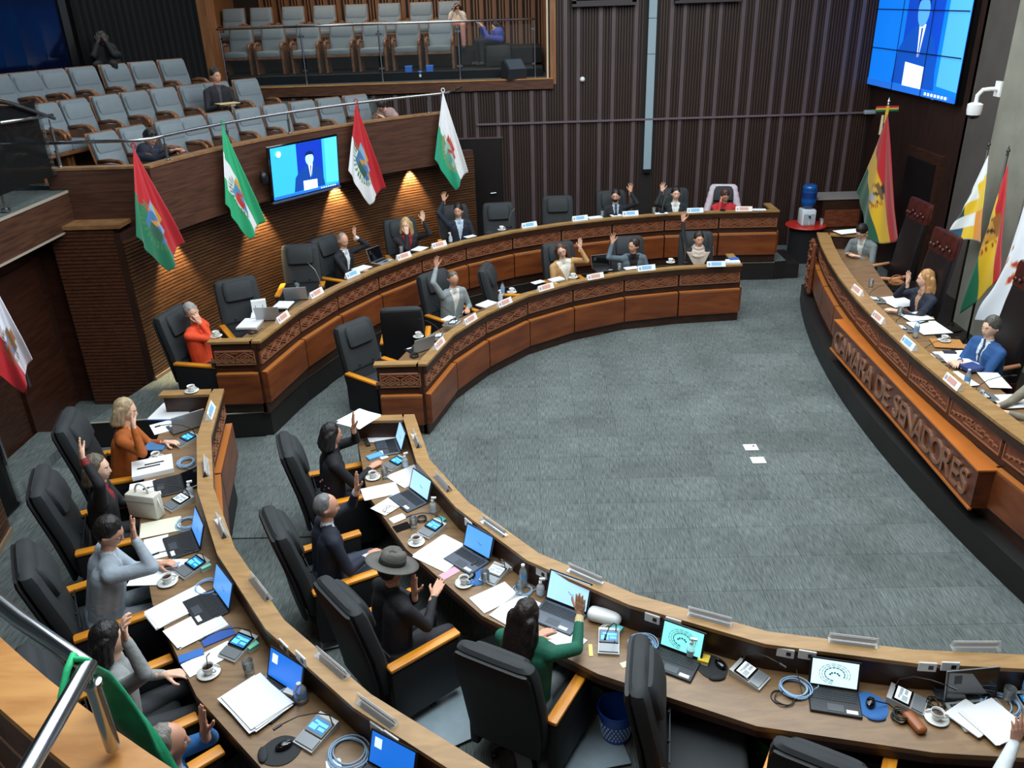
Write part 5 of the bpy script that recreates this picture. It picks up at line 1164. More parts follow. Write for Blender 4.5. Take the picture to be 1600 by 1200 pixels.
# phone, folder, pen held by people
def held(key, i, name, mb, label, cat, off=(0, .03, .08), rot=(0, 0, 0)):
    P = PEOPLE[key]; X = P['XW'] @ P['hands'][i] @ Matrix.Translation(off) @ Euler([R_(a) for a in rot]).to_matrix().to_4x4()
    o = mb.obj(name); o.data.transform(X); tag(o, label, cat); return o
ph = lambda c='#15171b': MB().rbox((0, 0, 0), (.075, .009, .15), .004, mat('phone'+c, c, .15), None, 1)
held('P3', 1, 'mobile_phone', ph('#8fa2b8'), 'phone held by the person in pale grey suit', 'phone'); held('I5', 1, 'mobile_phone', ph('#2a1a16'), 'phone looked at by the person in light grey jacket at inner desk', 'phone')
held('G1', 1, 'mobile_phone', ph(), 'dark phone held over the far parapet', 'phone'); held('G4', 0, 'mobile_phone', ph(), 'phone of the person in cream in the upper box', 'phone'); held('G5', 0, 'mobile_phone', ph('#d8d8da'), 'phone of the person in purple in the upper box', 'phone')
held('O8', 0, 'pen', MB().tube([(0, 0, -.04), (0, .06, .14)], .005, mat('pen_red', '#b0502a', .4), 6), 'pen in the hand of the grey-haired person at outer desk', 'pen')
P = PEOPLE['G2']; o = MB().rbox((0, .36, .69), (.34, .24, .012), .004, mat('folder_yellow', '#cdbf8a', .7), P['XW'], 1).obj('paper_folder'); tag(o, 'yellowish folder on the lap in the middle gallery row', 'folder')
fm = MB(); P = PEOPLE['N1']; random.seed(9)
for k in range(16):
    a = random.uniform(-2.6, .4); q = P['ch']*random.uniform(.55, .9); fm.ell(q+Vector((.2*math.cos(a), .135*math.sin(a), 0)), (.012, .012, .012), None, 6, 4, None)
fm.obj('embroidery', mat('pink_thread', '#a8627e', .7), P['o'])['kind'] = 'stuff'
# ================================================================ things on the desks
PORC = mat('porcelain', '#dcdcd8', .2); COFF = mat('coffee', '#2a1710', .15); PAPER = mat('paper', '#dfe1e3', .8); KEYS = mat('keys', '#1b1d21', .5); LAPG = mat('laptop_grey', '#4d5560', .35, .4); LAPD = mat('laptop_dark', '#23262b', .4, .3); SILV = mat('laptop_silver', '#a9adb1', .35, .5)
CLG = glass('tumbler_glass', (.92, .96, .97), .1); ACR = glass('acrylic', (.9, .93, .95), .3, .1); CABB = mat('cable_blue', '#8fb4d6', .5); CABK = mat('cable_black', '#141416', .5); CABW = mat('cable_white', '#cfcdc6', .5)
PROTO = {}
def b_cup(r, a=None):
    MB().lathe([(.001, .004), (.024, .004), (.026, .0), (.03, .02), (.039, .05), (.041, .062), (.0385, .062), (.036, .048), (.026, .012), (.001, .01)], 20).obj('bowl', PORC, r, smooth=True)
    MB().tube([(.036, 0, .05), (.056, 0, .05), (.062, 0, .035), (.05, 0, .02), (.031, 0, .018)], .0045, None, 6).obj('cup_handle', PORC, r, smooth=True); MB().lathe([(.001, .044), (.0345, .044)], 16, cap=False).obj('coffee', COFF, r)
def b_saucer(r, a=None): MB().lathe([(.001, .004), (.03, .004), (.034, .0), (.05, .006), (.074, .014), (.075, .017), (.05, .01), (.03, .007), (.001, .007)], 26).obj('dish', PORC, r, smooth=True); MB().tube([(-.05, .045, .02), (.02, .06, .02), (.065, .04, .02)], .003, STEEL, 5).obj('spoon', STEEL, r)
def b_glass(r, a=None): MB().lathe([(.001, .006), (.026, .006), (.028, 0), (.031, .0), (.036, .11), (.0345, .11), (.029, .01)], 20, cap=False).obj('tumbler', CLG, r, smooth=True); MB().lathe([(.001, .06), (.0315, .06), (.029, .012), (.001, .012)], 16, cap=False).obj('water', glass('water', (.9, .95, .97), .12), r, smooth=True)
def b_sanit(r, a=None):
    MB().lathe([(.001, 0), (.03, 0), (.032, .01), (.032, .085), (.02, .105), (.012, .11), (.012, .12)], 18).obj('bottle', glass('gel', (.9, .94, .98), .35), r, smooth=True); MB().lathe([(.014, .118), (.014, .135), (.006, .137), (.006, .155)], 12, WHITE).box((.014, 0, .158), (.045, .018, .014), WHITE).obj('pump', WHITE, r); MB().lathe([(.0325, .02), (.0325, .07)], 18, cap=False).obj('label', mat('gel_label', '#b9cbd8', .5), r, smooth=True)
def b_bottle(r, col='#2a6fc0', rad=.032, h=.21):
    MB().lathe([(.001, 0), (rad*.9, 0), (rad, .01), (rad, h*.3), (rad*.93, h*.33), (rad, h*.36), (rad, h*.66), (rad*.5, h*.85), (.013, h*.9), (.013, h*.94)], 20).obj('bottle', glass('pet', (.88, .95, .98), .22), r, smooth=True); MB().lathe([(.015, h*.92), (.015, h), (.001, h)], 12).obj('cap', mat('cap'+col, col, .4), r); MB().lathe([(rad+.0008, h*.38), (rad+.0008, h*.62)], 20, cap=False).obj('label', mat('lab'+col, '#6f9fd0', .4), r, smooth=True)
def b_mouse(r, a=None): MB().ell((0, 0, .012), (.03, .052, .022), None, 16, 10).obj('body', GLOSSB, r, smooth=True); MB().box((0, .03, .032), (.007, .018, .008)).obj('wheel', LAPG, r)
def padpts(): return [(.095*math.cos(t)*(1+.12*math.cos(2*t)), .115*math.sin(t)*(1.0 if math.sin(t) > 0 else 1.15)+.01) for t in [2*PI*k/28 for k in range(28)]]
def b_pad(r, col='#2b2f35'): MB().prism(padpts(), 0, .005).obj('mat', mat('pad'+col, col, .8), r); MB().ell((0, -.095, .008), (.06, .03, .014), None, 14, 8).obj('wrist_rest', mat('pad'+col, col, .8), r, smooth=True)
def b_sticky(r, col='#7fd0bd'):
    for k in range(3): MB().box((.001*k, .0012*k, .006+.012*k), (.076, .076, .0115)).obj('pad_block', mat('st'+col, col, .8) if k else PAPER, r)
def b_coil(r, M=None, n=4, rad=.085):
    random.seed(11+n)
    for k in range(n):
        c = (random.uniform(-.012, .012), random.uniform(-.012, .012)); q = rad*random.uniform(.8, 1.1); MB().tube([(c[0]+q*math.cos(t), c[1]+q*.9*math.sin(t), .006+.007*k+.004*math.sin(3*t+k)) for t in [2*PI*i/22 for i in range(22)]], .0042, None, 6, None, True).obj('loop', M or CABB, r, smooth=True)
    MB().tube([(rad, 0, .012), (rad+.05, .05, .02), (rad+.03, .12, .05), (rad-.0, .19, .1)], .004, None, 6).obj('lead', M or CABB, r, smooth=True)
def b_unit(r, lit=1):
    # conference unit: wedge body, tilted touchscreen, gooseneck microphone
    mb = MB(); mb.add([(-.075, -.11, 0), (.075, -.11, 0), (.075, .12, 0), (-.075, .12, 0), (-.075, -.11, .018), (.075, -.11, .018), (.075, .12, .05), (-.075, .12, .05)], [(3, 2, 1, 0), (4, 5, 6, 7), (0, 1, 5, 4), (1, 2, 6, 5), (2, 3, 7, 6), (3, 0, 4, 7)]); b = mb.obj('body', mat('unit_silver', '#b9bab8', .35, .3), r)
    X = Matrix.Translation((0, .0, .036)) @ Matrix.Rotation(math.atan2(.032, .23), 4, 'X')
    MB().box((0, .035, .006), (.14, .11, .008), None, X).obj('touchscreen', GLOSSB, r); s = r.children[-1]
    D = MB().box((0, .035, .0105), (.12, .085, .001), None, X).obj('display', emis('#1b5f92', .8) if lit else emis('#cfd8da', .7), s)
    for dx, dy, w, h in ((-.03, .02, .05, .035), (.03, .02, .045, .02), (.02, .05, .07, .02), (-.03, .055, .03, .015)): MB().box((dx, dy, .0115), (w, h, .001), None, X).obj('tile_image', emis('#58b4e0', .9) if lit else emis('#8a979c', .6), s)
    MB().box((0, -.065, .004), (.14, .07, .006), None, X).obj('lower_plate', mat('unit_grey', '#7d8286', .25, .3), r)
    g = MB().tube([(.05, .09, .05), (.05, .08, .12), (.03, .0, .2), (.0, -.1, .25), (-.02, -.2, .27)], .0038, None, 6).obj('gooseneck', CABK, r, smooth=True); MB().tube([(-.02, -.2, .27), (-.028, -.25, .273)], .008, None, 8).obj('microphone', BLACK, g)
def b_mic(r, a=None): MB().lathe([(.05, 0), (.05, .02), (.03, .03)], 14).obj('base', BLACK, r); g = MB().tube([(0, 0, .03), (.0, -.01, .15), (0, -.06, .28), (0, -.14, .36)], .004, None, 6).obj('gooseneck', mat('mic_grey', '#a79f95', .3, .5), r, smooth=True); MB().tube([(0, -.14, .36), (0, -.17, .375)], .008, None, 8).obj('microphone', BLACK, g)
def b_name(r, col='#d9e2ea'):
    # folded name card seen from the arena
    mb = MB(); w = .15; mb.add([(-w, -.035, 0), (w, -.035, 0), (w, .035, 0), (-w, .035, 0), (-w, 0, .085), (w, 0, .085)], [(3, 2, 1, 0), (0, 1, 5, 4), (2, 3, 4, 5), (0, 4, 3), (1, 2, 5)]); o = mb.obj('card', mat('card'+col, col, .6), r)
    X = Matrix.Translation((0, .0335*.5+.002, .0425)) @ Matrix.Rotation(math.atan2(.035, .085), 4, 'X')
    MB().box((0, .002, .005), (.16, .002, .05), None, X).obj('printed_band', mat('card_print' if col == '#d9e2ea' else 'card_print2', '#7fb2d6' if col == '#d9e2ea' else '#c9988c', .6), o); MB().box((.115, .002, .0), (.03, .002, .04), None, X).obj('printed_seal', mat('card_seal', '#8f9aa8', .6), o)
def b_holder(r, a=None):
    mb = MB(); w = .155; mb.add([(-w, -.03, 0), (w, -.03, 0), (w, .03, 0), (-w, .03, 0), (-w, 0, .065), (w, 0, .065), (-w, -.004, .065), (w, -.004, .065)], [(0, 1, 7, 6), (2, 3, 4, 5), (4, 6, 7, 5), (3, 2, 1, 0)]); mb.obj('prism', ACR, r); MB().box((0, .012, .03), (.29, .003, .05), None, Matrix.Rotation(R_(20), 4, 'X')).obj('card', mat('card_pale', '#c3b9b2', .7), r)
KB = None
def b_laptop(r, disp='blue', body=None, ang=108, w=.33, d=.23):
    global KB
    body = body or LAPG; b = MB().rbox((0, 0, .009), (w, d, .016), .006, None, None, 1).obj('base', body, r)
    if KB is None:
        k = MB()
        for i in range(5):
            for j in range(14): k.box((-.135+j*.0208, .0835-.0185*i, .0185), (.017, .015, .003))
        KB = k.mesh('keyboard'); KB.materials.append(KEYS)
    kb = link('keyboard', KB, b); kb['kind'] = 'stuff'; kb.scale = (w/.33, d/.23, 1)
    MB().box((0, -.06*d/.23, .0175), (.1, .06, .002)).obj('touchpad', mat('touchpad', '#363b42', .4), b); MB().box((.1, -.08*d/.23, .0176), (.07, .03, .0012)).obj('sticker', mat('sticker', '#d8d8d4', .6), b)
    X = Matrix.Translation((0, d/2, .016)) @ Matrix.Rotation(R_(ang-90)*-1, 4, 'X'); h = d*.95
    L = MB().rbox((0, .004, h/2), (w, .008, h), .003, None, X, 1).obj('lid', body if disp != 'off' else SILV, r); MB().box((0, -.0005, h/2), (w-.008, .003, h-.008), None, X).obj('bezel', BLACK, L)
    M = {'blue': emis('#4d8fe0', .9), 'pale': emis('#9cc8f0', .85), 'white': emis('#cfeef6', .85), 'teal': emis('#7fd6d2', .85), 'off': mat('screen_off', '#0b0d10', .05, coat=.6), 'deep': emis('#1766c8', .9)}[disp]
    D = MB().box((0, -.0025, h/2+.004), (w-.03, .0015, h-.032), None, X).obj('display', M, L)
    if disp in ('white', 'teal'):
        lg = MB(); c = Vector((0, -.0042, h*.5))
        for rad in (.055, .07, .085):
            for k in range(13):
                a0, a1 = PI*.0+PI*2*k/16-.4, PI*2*(k+.8)/16-.4; lg.tube([c+Vector((rad*1.15*math.cos(a0), 0, rad*.85*math.sin(a0))), c+Vector((rad*1.15*math.cos(a1), 0, rad*.85*math.sin(a1)))], .0018 if rad > .06 else .004, None, 4, X)
        for k in range(5): a = PI*(k+.5)/5; lg.box(tuple(c+Vector((.03*math.cos(a), 0, .02*math.sin(a)-.01))), (.012, .001, .012), None, X)
        lg.obj('emblem_image', emis('#12606a', .5), D)
    elif disp in ('blue', 'pale'): MB().tube([X @ Vector((.0, -.004, h*.5)), X @ Vector((.03, -.004, h*.42)), X @ Vector((.05, -.004, h*.45))], .002, None, 4).obj('emblem_image', emis('#1d3a6a', .4), D)
    else: MB().box((-.1, -.004, h*.7), (.05, .001, .06), None, X).obj('icon_image', emis('#d8ecff', .8) if disp == 'deep' else KEYS, D)
BUILD = dict(cup=('cup', 'cup', b_cup), saucer=('saucer', 'saucer', b_saucer), glass=('tumbler', 'glass', b_glass), sanit=('sanitizer_bottle', 'bottle', b_sanit), bottle=('water_bottle', 'bottle', b_bottle), mouse=('computer_mouse', 'mouse', b_mouse), pad=('mouse_mat', 'mouse mat', b_pad), sticky=('sticky_notes', 'sticky notes', b_sticky), coil=('cable_coil', 'cable', b_coil), unit=('conference_unit', 'conference unit', b_unit), mic=('desk_microphone', 'microphone', b_mic), name=('name_card', 'name card', b_name), holder=('name_holder', 'name holder', b_holder), laptop=('laptop', 'laptop', b_laptop))
GRP = dict(cup='coffee cups', saucer='saucers', glass='water glasses', sanit='gel bottles', unit='conference units', name='name cards', holder='clear name holders', laptop='laptops', coil='coiled cables', mouse='mice', sticky='sticky note pads', mic='slim desk microphones')
def put(kind, pos, rz, label, *args):
    key = (kind,)+tuple(str(a) for a in args); nm, cat, fn = BUILD[kind]
    if key not in PROTO: o = empty(nm, label, cat, pos, rz, GRP.get(kind)); fn(o, *args); PROTO[key] = o
    else: o = dup(PROTO[key], pos, rz, label)
    return o
def crop(x0, y0, k=3.8095): return lambda x, y: (x0+x/k, y0+y/k)
A1, A2, A3, A4, A5, A6, A7, A8 = crop(0, 560), crop(400, 560), crop(1180, 500), crop(0, 860), crop(200, 885), crop(560, 780), crop(800, 885), crop(1180, 885)
B5, B6, B7, B8 = crop(0, 250), crop(380, 270), crop(780, 250), crop(1180, 250); D8 = crop(1240, 380, 4.4444); N = crop(0, 0, 1)
ZI, ZO, ZP = .75, PZ+.75, .3+.765; ZIR, ZOR, ZPR = .985, PZ+.985, 1.3
def it(kind, cr, x, y, z, label, turn=0, *args, c=None):
    px = cr(x, y); p = at(*px, z+.0005); cc = c or (CO if z in (ZO, ZOR) else CI)
    if z in (ZI, ZO) and p.y < AX-.3:
        # keep things clear of the raised rim they stand behind
        need = (4.5 if z == ZI else 6.67)+{'laptop': .125 if args and args[0] in ('off',) and abs(turn) > 100 else .165, 'unit': .125 if abs(turn) < 40 else .085, 'sanit': .036, 'bottle': .04, 'glass': .04, 'sticky': .05, 'coil': .09}.get(kind, .06)
        d = Vector((p.x-cc.x, p.y-cc.y, 0))
        if d.length < need: p = Vector((cc.x, cc.y, p.z))+d.normalized()*need
    rz = (R_(90) if z in (ZP, ZPR) else yaw_to(p, cc))+R_(turn); return put(kind, p, rz, label, *args)
def cupset(cr, x, y, z, who, turn=0):
    p = at(*cr(x, y), z+.0005); put('saucer', p, R_(turn), 'white saucer under the cup '+who); put('cup', p+Vector((0, 0, .0085)), R_(turn-20), 'white coffee cup '+who)
random.seed(5)
def paper(cr, q, z, label, n=1, M=None, name='paper_sheets', cat='papers', th=.0025, dz=0):
    P4 = [at(*cr(*a), z) for a in q]; c = sum(P4, Vector())/4; ux = ((P4[1]-P4[0])+(P4[2]-P4[3])); w = (((P4[1]-P4[0]).length+(P4[2]-P4[3]).length)/2); l = ((P4[3]-P4[0]).length+(P4[2]-P4[1]).length)/2
    a = math.atan2(ux.y, ux.x); r = empty(name, label, cat, c+Vector((0, 0, .001+dz)), a); me = MB().box((0, 0, th/2), (w, l, th)).mesh('sheet'); me.materials.append(M or PAPER)
    jit = .018 if n >= 4 else .009
    for k in range(n): o = link('sheet', me, r, (random.uniform(-1, 1)*(k > 0)*jit, random.uniform(-1, 1)*(k > 0)*jit, th*1.05*k)); o.rotation_euler = (0, 0, random.uniform(-1, 1)*(k > 0)*jit*4)
    return r
def mt(c, r=.7): return mat('m'+c, c, r)
# --- inner desk, foreground: place of the person in the black jacket
paper(A2, [(510, 370), (625, 302), (735, 350), (590, 435)], ZIR, 'white papers lying over the end rim by the raised arm in black', 4)
paper(A2, [(665, 428), (850, 425), (842, 500), (660, 497)], ZI, 'white document behind the first laptop of the near inner desk', 3)
it('laptop', A2, 808, 530, ZI, 'open laptop of the person in the black jacket', 6, 'pale')
paper(A2, [(657, 590), (745, 560), (762, 582), (672, 612)], ZI, 'pale blue telephone handset on the desk by the black jacket', 1, mt('#5f9fd0', .3), 'handset', 'phone', .018)
paper(A2, [(735, 585), (768, 570), (792, 590), (745, 602)], ZI, 'small white card beside the blue handset', 1)
paper(A2, [(620, 490), (640, 488), (705, 515), (680, 522)], ZI, 'dark pen case near the elbow in black', 1, mt('#26201d'), 'pen_case', 'case', .02)
it('unit', A2, 828, 640, ZI, 'conference unit in front of the person in the black jacket', 30, 1)
cupset(A2, 697, 712, ZI, 'near the raised hand in navy', 20); it('glass', A2, 770, 715, ZI, 'water glass right of the cup by the raised navy hand')
it('sanit', A2, 932, 640, ZI, 'gel bottle beside the rim left of the first holder pair', 100)
paper(A2, [(805, 692), (960, 645), (1005, 705), (870, 790)], ZI, 'paper pile behind the laptop of the person in navy suit', 4)
it('laptop', A2, 905, 850, ZI, 'open laptop of the grey-haired person in navy suit', 14, 'pale')
paper(A2, [(637, 780), (822, 742), (868, 800), (642, 850)], ZI, 'white pages left of the navy suit laptop', 3)
paper(A2, [(678, 890), (850, 805), (918, 840), (775, 945)], ZI, 'white pages under a pair of spectacles', 2, dz=.004)
p = at(*A2(775, 895), ZI+.014); sg = MB()
for s in (-1, 1): sg.tube([(s*.03+.022*math.cos(k*PI/6), .016*math.sin(k*PI/6), .004) for k in range(12)], .002, None, 5, None, True); sg.tube([(s*.052, 0, .004), (s*.05, -.1, .004)], .002, None, 5)
o = sg.obj('spectacles', BLACK, None, loc=p); o.rotation_euler = (0, 0, 1.2); tag(o, 'black spectacles folded on white pages by the navy suit', 'glasses')
paper(A2, [(782, 960), (870, 930), (895, 950), (830, 985)], ZI, 'small white notepad near the black phone', 3)
paper(A2, [(815, 1005), (905, 975), (922, 1008), (835, 1040)], ZI, 'black mobile phone lying on the desk beside a glass', 1, mt('#0e0f12', .15), 'mobile_phone', 'phone', .009)
it('glass', A2, 940, 1010, ZI, 'water glass between black phone and conference unit'); it('unit', A2, 1045, 1030, ZI, 'conference unit between the navy suit and the felt hat', 18, 1)
cupset(A2, 955, 1100, ZI, 'left of the large white pages before the felt hat', 40); it('sanit', A2, 1092, 905, ZI, 'gel bottle beside the rim by the navy suit laptop', 60)
it('sticky', A2, 1160, 955, ZI, 'turquoise note pad on a white box beside the rim', 20, '#4aa7a4'); it('coil', A2, 985, 960, ZI, 'small black cable bundle behind the second conference unit', 0, CABK, 3, .05)
# felt hat
paper(A6, [(347, 325), (525, 195), (665, 325), (482, 440)], ZI, 'large white pages in front of the felt hat', 4)
it('laptop', A6, 672, 355, ZI, 'open laptop with bright blue screen before the felt hat', 8, 'blue')
paper(A6, [(475, 455), (578, 400), (602, 430), (512, 482)], ZI, 'pink note beside the felt hat laptop', 1, mt('#c79aa8'))
cupset(A6, 630, 505, ZI, 'beside the pink note', -20); it('pad', A6, 705, 465, ZI, 'blue mouse mat half behind a glass near the pink note', 10, '#2c5e96'); it('mouse', A6, 672, 465, ZI+.006, 'black mouse on the blue mat near the pink note', 20)
it('glass', A6, 757, 495, ZI, 'water glass on the edge of the blue mouse mat'); it('unit', A6, 845, 440, ZI, 'conference unit with grey picture between felt hat and green sweater', 14, 0)
paper(A6, [(842, 375), (920, 355), (965, 408), (900, 432)], ZI, 'white box of tissues behind the grey-picture unit', 1, WHITE, 'tissue_box', 'box', .03)
it('bottle', A6, 1020, 490, ZI, 'labelled water bottle behind the white pages by the green sweater', 0, '#d8dde2'); it('glass', A6, 962, 565, ZI, 'water glass on white pages by the green sweater'); it('coil', A6, 1045, 500, ZI, 'blue cable coil around the labelled water bottle', 30, CABB, 3, .075)
it('sanit', A6, 1125, 540, ZI, 'gel bottle left of the large pale laptop screen', 40)
paper(A6, [(677, 578), (890, 492), (945, 582), (735, 688)], ZI, 'open white booklet left page before the green sweater', 3); paper(A6, [(735, 712), (950, 582), (1118, 618), (1010, 770)], ZI, 'wide white pages under the head in front of green sweater', 3)
it('laptop', A6, 1240, 655, ZI, 'large open laptop with pale screen before the green sweater', 6, 'pale', LAPG, 110, .37, .26)
paper(A6, [(1165, 742), (1360, 832), (1270, 930), (1095, 815)], ZI, 'white sheet under the green sleeve', 2)
c0 = at(*A6(1475, 690), ZI); o = MB().rbox((0, 0, .05), (.26, .12, .1), .045, None, None, 3).obj('white_case', WHITE, None, smooth='auto', loc=c0+Vector((-.02, -.07, .001))); o.rotation_euler = (0, 0, R_(-22)); tag(o, 'rounded white case right of the raised green-sleeved arm', 'case')
it('sticky', A6, 1575, 735, ZI, 'turquoise pad right of the rounded white case', 0, '#5fb4b4'); paper(A6, [(1372, 865), (1394, 865), (1394, 935), (1370, 935)], ZI, 'narrow yellow note near the fourth conference unit', 1, mt('#dccb74'))
it('unit', A6, 1490, 865, ZI, 'conference unit right of the green sweater', 26, 1); it('coil', A6, 1520, 745, ZI, 'white cable tangle behind the unit right of green sweater', 50, CABW, 4, .06)
# empty place with the patterned laptop
it('coil', A7, 800, 430, ZI, 'big blue cable coil left of the turquoise laptop screen', 20, CABB, 6, .095); it('laptop', A7, 970, 575, ZI, 'open laptop with turquoise emblem screen on the near desk', -4, 'teal', LAPD, 108, .32, .22)
it('sanit', A7, 1115, 405, ZI, 'gel bottle behind the turquoise laptop screen', 10); it('sticky', A7, 1168, 480, ZI, 'yellow note pad right of the turquoise laptop screen', 0, '#d6b83a')
it('pad', A7, 1195, 605, ZI, 'black mouse mat right of the turquoise laptop', 30, '#16181b'); it('mouse', A7, 1240, 590, ZI+.006, 'black mouse on the black mat', 50); it('unit', A7, 1420, 640, ZI, 'pale conference unit turned sideways right of the black mat', 66, 0)
paper(A7, [(640, 580), (700, 558), (720, 590), (660, 605)], ZI, 'pale green note behind the sideways empty chair', 1, mt('#cfd6a8')); it('mouse', A7, 785, 650, ZI, 'dark mouse beside the sideways empty chair', 10)
# far right of the near desk
it('coil', A8, 235, 735, ZI, 'blue cable coil left of the white emblem laptop', 0, CABB, 5, .1); it('coil', A8, 165, 790, ZI, 'thin black cord ring at the near edge left of white emblem laptop', 0, CABK, 2, .07)
it('laptop', A8, 465, 765, ZI, 'open laptop with white emblem screen on the near desk', 0, 'white', LAPD, 106, .32, .22); it('pad', A8, 690, 835, ZI, 'blue mouse mat right of the white emblem laptop', 10, '#2a5f9c'); it('mouse', A8, 685, 818, ZI+.006, 'black mouse on the blue mat right of white emblem laptop', -20)
it('unit', A8, 890, 770, ZI, 'conference unit turned sideways above the brown spectacle case', 64, 0); it('coil', A8, 860, 905, ZI, 'black charger cord bundle beside the brown case', 90, CABK, 6, .045)
c0 = at(*A8(945, 945), ZI); o = MB().rbox((0, 0, .025), (.075, .17, .05), .024, None, None, 3).obj('spectacle_case', mat('case_leather', '#8f4f26', .35), None, smooth='auto', loc=c0); o.rotation_euler = (0, 0, .25); tag(o, 'brown leather spectacle case at the near desk edge', 'case')
cupset(A8, 1077, 910, ZI, 'left of the fanned white papers at right', 0); it('coil', A8, 1030, 750, ZI, 'black headset-like cord by the dark tablet', 30, CABK, 4, .05)
paper(A8, [(1045, 690), (1150, 680), (1155, 825), (1085, 828)], ZI, 'closed dark tablet left of the black glossy screen', 1, mt('#2c3136', .3), 'tablet', 'tablet', .012)
it('laptop', A8, 1300, 815, ZI, 'silver laptop with black glossy screen behind the fanned papers', 8, 'off', SILV, 100, .36, .24)
paper(A8, [(1138, 885), (1270, 790), (1420, 960), (1300, 1040)], ZI, 'white papers fanned leftmost below the black screen', 3, dz=.02); paper(A8, [(1230, 870), (1440, 815), (1580, 1020), (1400, 1100)], ZI, 'white papers fanned over the desk edge at right', 4, dz=.03)
it('coil', A8, 1300, 610, ZI, 'blue cable coil behind the black glossy screen', 10, CABB, 4, .11); it('bottle', A8, 1500, 640, ZI, 'large clear water bottle with blue cap at right edge', 0, '#3a78c0', .05, .26); it('bottle', A8, 1592, 690, ZI, 'clear bottle with orange cap at the right edge', 0, '#e0592a', .04, .24); it('glass', A8, 1500, 800, ZI, 'water glass in front of the blue-capped bottle'); it('unit', A8, 1590, 770, ZI, 'conference unit cut by the right picture edge', 0, 1)
# clear holders on the near rim
for cr, x, y, w_ in ((A2, 955, 490, 'next to the black-jacket laptop'), (A2, 1110, 745, 'above the navy suit laptop'), (A2, 1415, 1010, 'above the felt hat laptop'), (A6, 1350, 460, 'above the large pale laptop'), (A7, 1175, 312, 'above the turquoise laptop'), (A8, 580, 455, 'above the white emblem laptop'), (A8, 1310, 487, 'above the black glossy screen')): it('holder', cr, x, y, ZIR, 'clear name holder on the near rim '+w_)
# sockets on the riser of the near desks
SO = [0]
def socket(D, cr, x, y, R, z, c=CI):
    p = atRn(*cr(x, y), R, c); a = math.atan2(p.y-c.y, p.x-c.x); X = Matrix.Translation(p-Vector(D.location)) @ Matrix.Rotation(a+PI/2, 4, 'Z')
    o = MB().rbox((0, 0, 0), (.115, .012, .075), .004, None, X, 1).obj('socket_plate', WHITE, D); MB().box((.02, -.006, 0), (.03, .006, .03), None, X).obj('plug', BLACK, o)
desks = {o['label']: o for o in COL.objects if o.get('category') == 'desk'}; DN = desks['curved inner senators desk in the foreground with open laptops']; DO = desks['raised outer senators desk at lower left corner']
for cr, x, y in ((A2, 1265, 985), (A2, 1340, 1050), (A6, 1090, 440), (A7, 835, 310), (A7, 960, 335), (A8, 180, 515), (A8, 310, 528), (A8, 1025, 598), (A8, 1160, 595)): socket(DN, cr, x, y, 4.475, .86)
for cr, x, y in ((A5, 930, 480), (A5, 1030, 550), (A5, 1485, 975), (A5, 1570, 1030)): socket(DO, cr, x, y, 6.64, .86, CO)
# --- outer desk, foreground
cupset(A1, 1142, 198, ZOR, 'on the end rim of the outer desk', 10)
paper(A1, [(960, 264), (1140, 264), (1135, 372), (900, 368)], ZO, 'blue folder under white pages by the ochre jacket', 1, mt('#2c5cb8'), 'folder', 'folder', .008); paper(A1, [(955, 280), (1135, 272), (1125, 372), (900, 362)], ZO, 'white pages on the blue folder', 3, dz=.009)
paper(A1, [(920, 392), (1100, 350), (1092, 410), (892, 465)], ZO, 'white pages nearest the hand of the ochre jacket', 2); it('glass', A1, 1182, 300, ZO, 'patterned water glass by the end of the outer desk'); it('laptop', A1, 1105, 405, ZO, 'grey laptop half hidden behind the pages by the ochre jacket', -60, 'off')
paper(A1, [(885, 490), (1005, 490), (985, 550), (862, 553)], ZO, 'blue tablet case with dark glass by the ochre jacket', 1, mt('#3f6f9c', .3), 'tablet', 'tablet', .014); paper(A1, [(1005, 490), (1045, 490), (1035, 530), (995, 530)], ZO, 'cream note beside the blue tablet', 1, mt('#d8d2b2'))
cupset(A1, 932, 600, ZO, 'between ochre jacket and red collar', -30); it('unit', A1, 1105, 500, ZO, 'conference unit before the ochre jacket', 40, 1); it('coil', A1, 1115, 630, ZO, 'blue cable coil below the unit of the ochre jacket', 0, CABB, 5, .085)
for k, (q, lab) in enumerate((([(800, 640), (1030, 590), (1035, 680), (780, 735)], 'white ring binder with black strips before the red collar'),)):
    r = paper(A1, q, ZO, lab, 1, WHITE, 'ring_binder', 'binder', .045); 
    for dx in (-.0, .05): MB().box((-.03+dx, dx-.02, .047), (.2-.6*dx, .02, .004)).obj('black_strip', BLACK, r)
paper(A1, [(770, 752), (915, 728), (935, 810), (768, 850)], ZO, 'white sheets left of the black keyboard', 2); it('laptop', A1, 1000, 765, ZO, 'black laptop lying flat right of white sheets', 8, 'off', LAPD, 170)
# handbag
c0 = at(*A1(880, 935), ZO); hb = empty('handbag', 'pale beige handbag with round handle standing on the outer desk', 'bag', c0, R_(-14)); BAG = mat('bag_leather', '#c3bfb4', .5, bump=.2, bscale=120)
MB().rbox((0, 0, .115), (.29, .11, .23), .02, None, None, 2).obj('body', BAG, hb, smooth='auto'); MB().tube([(-.06, 0, .22)]+[(-.06*math.cos(a*PI/8)*1.05, 0, .23+.085*math.sin(a*PI/8)) for a in range(0, 9)]+[(.06, 0, .22)], .009, None, 8).obj('handle', BAG, hb, smooth=True); MB().box((0, -.056, .17), (.29, .004, .012)).obj('seam', mat('bag_seam', '#a29d92', .6), hb); MB().tube([(.14, 0, .2), (.17, -.02, .12), (.17, -.02, .05)], .006, None, 6).obj('strap', BAG, hb, smooth=True)
it('unit', A1, 1062, 870, ZO, 'conference unit right of the beige handbag', 30, 0); it('sanit', A1, 1170, 820, ZO, 'gel bottle by the rim right of the beige handbag', 90); it('coil', A1, 1125, 985, ZO, 'blue cable coil behind the cream papers', 10, CABB, 4, .09)
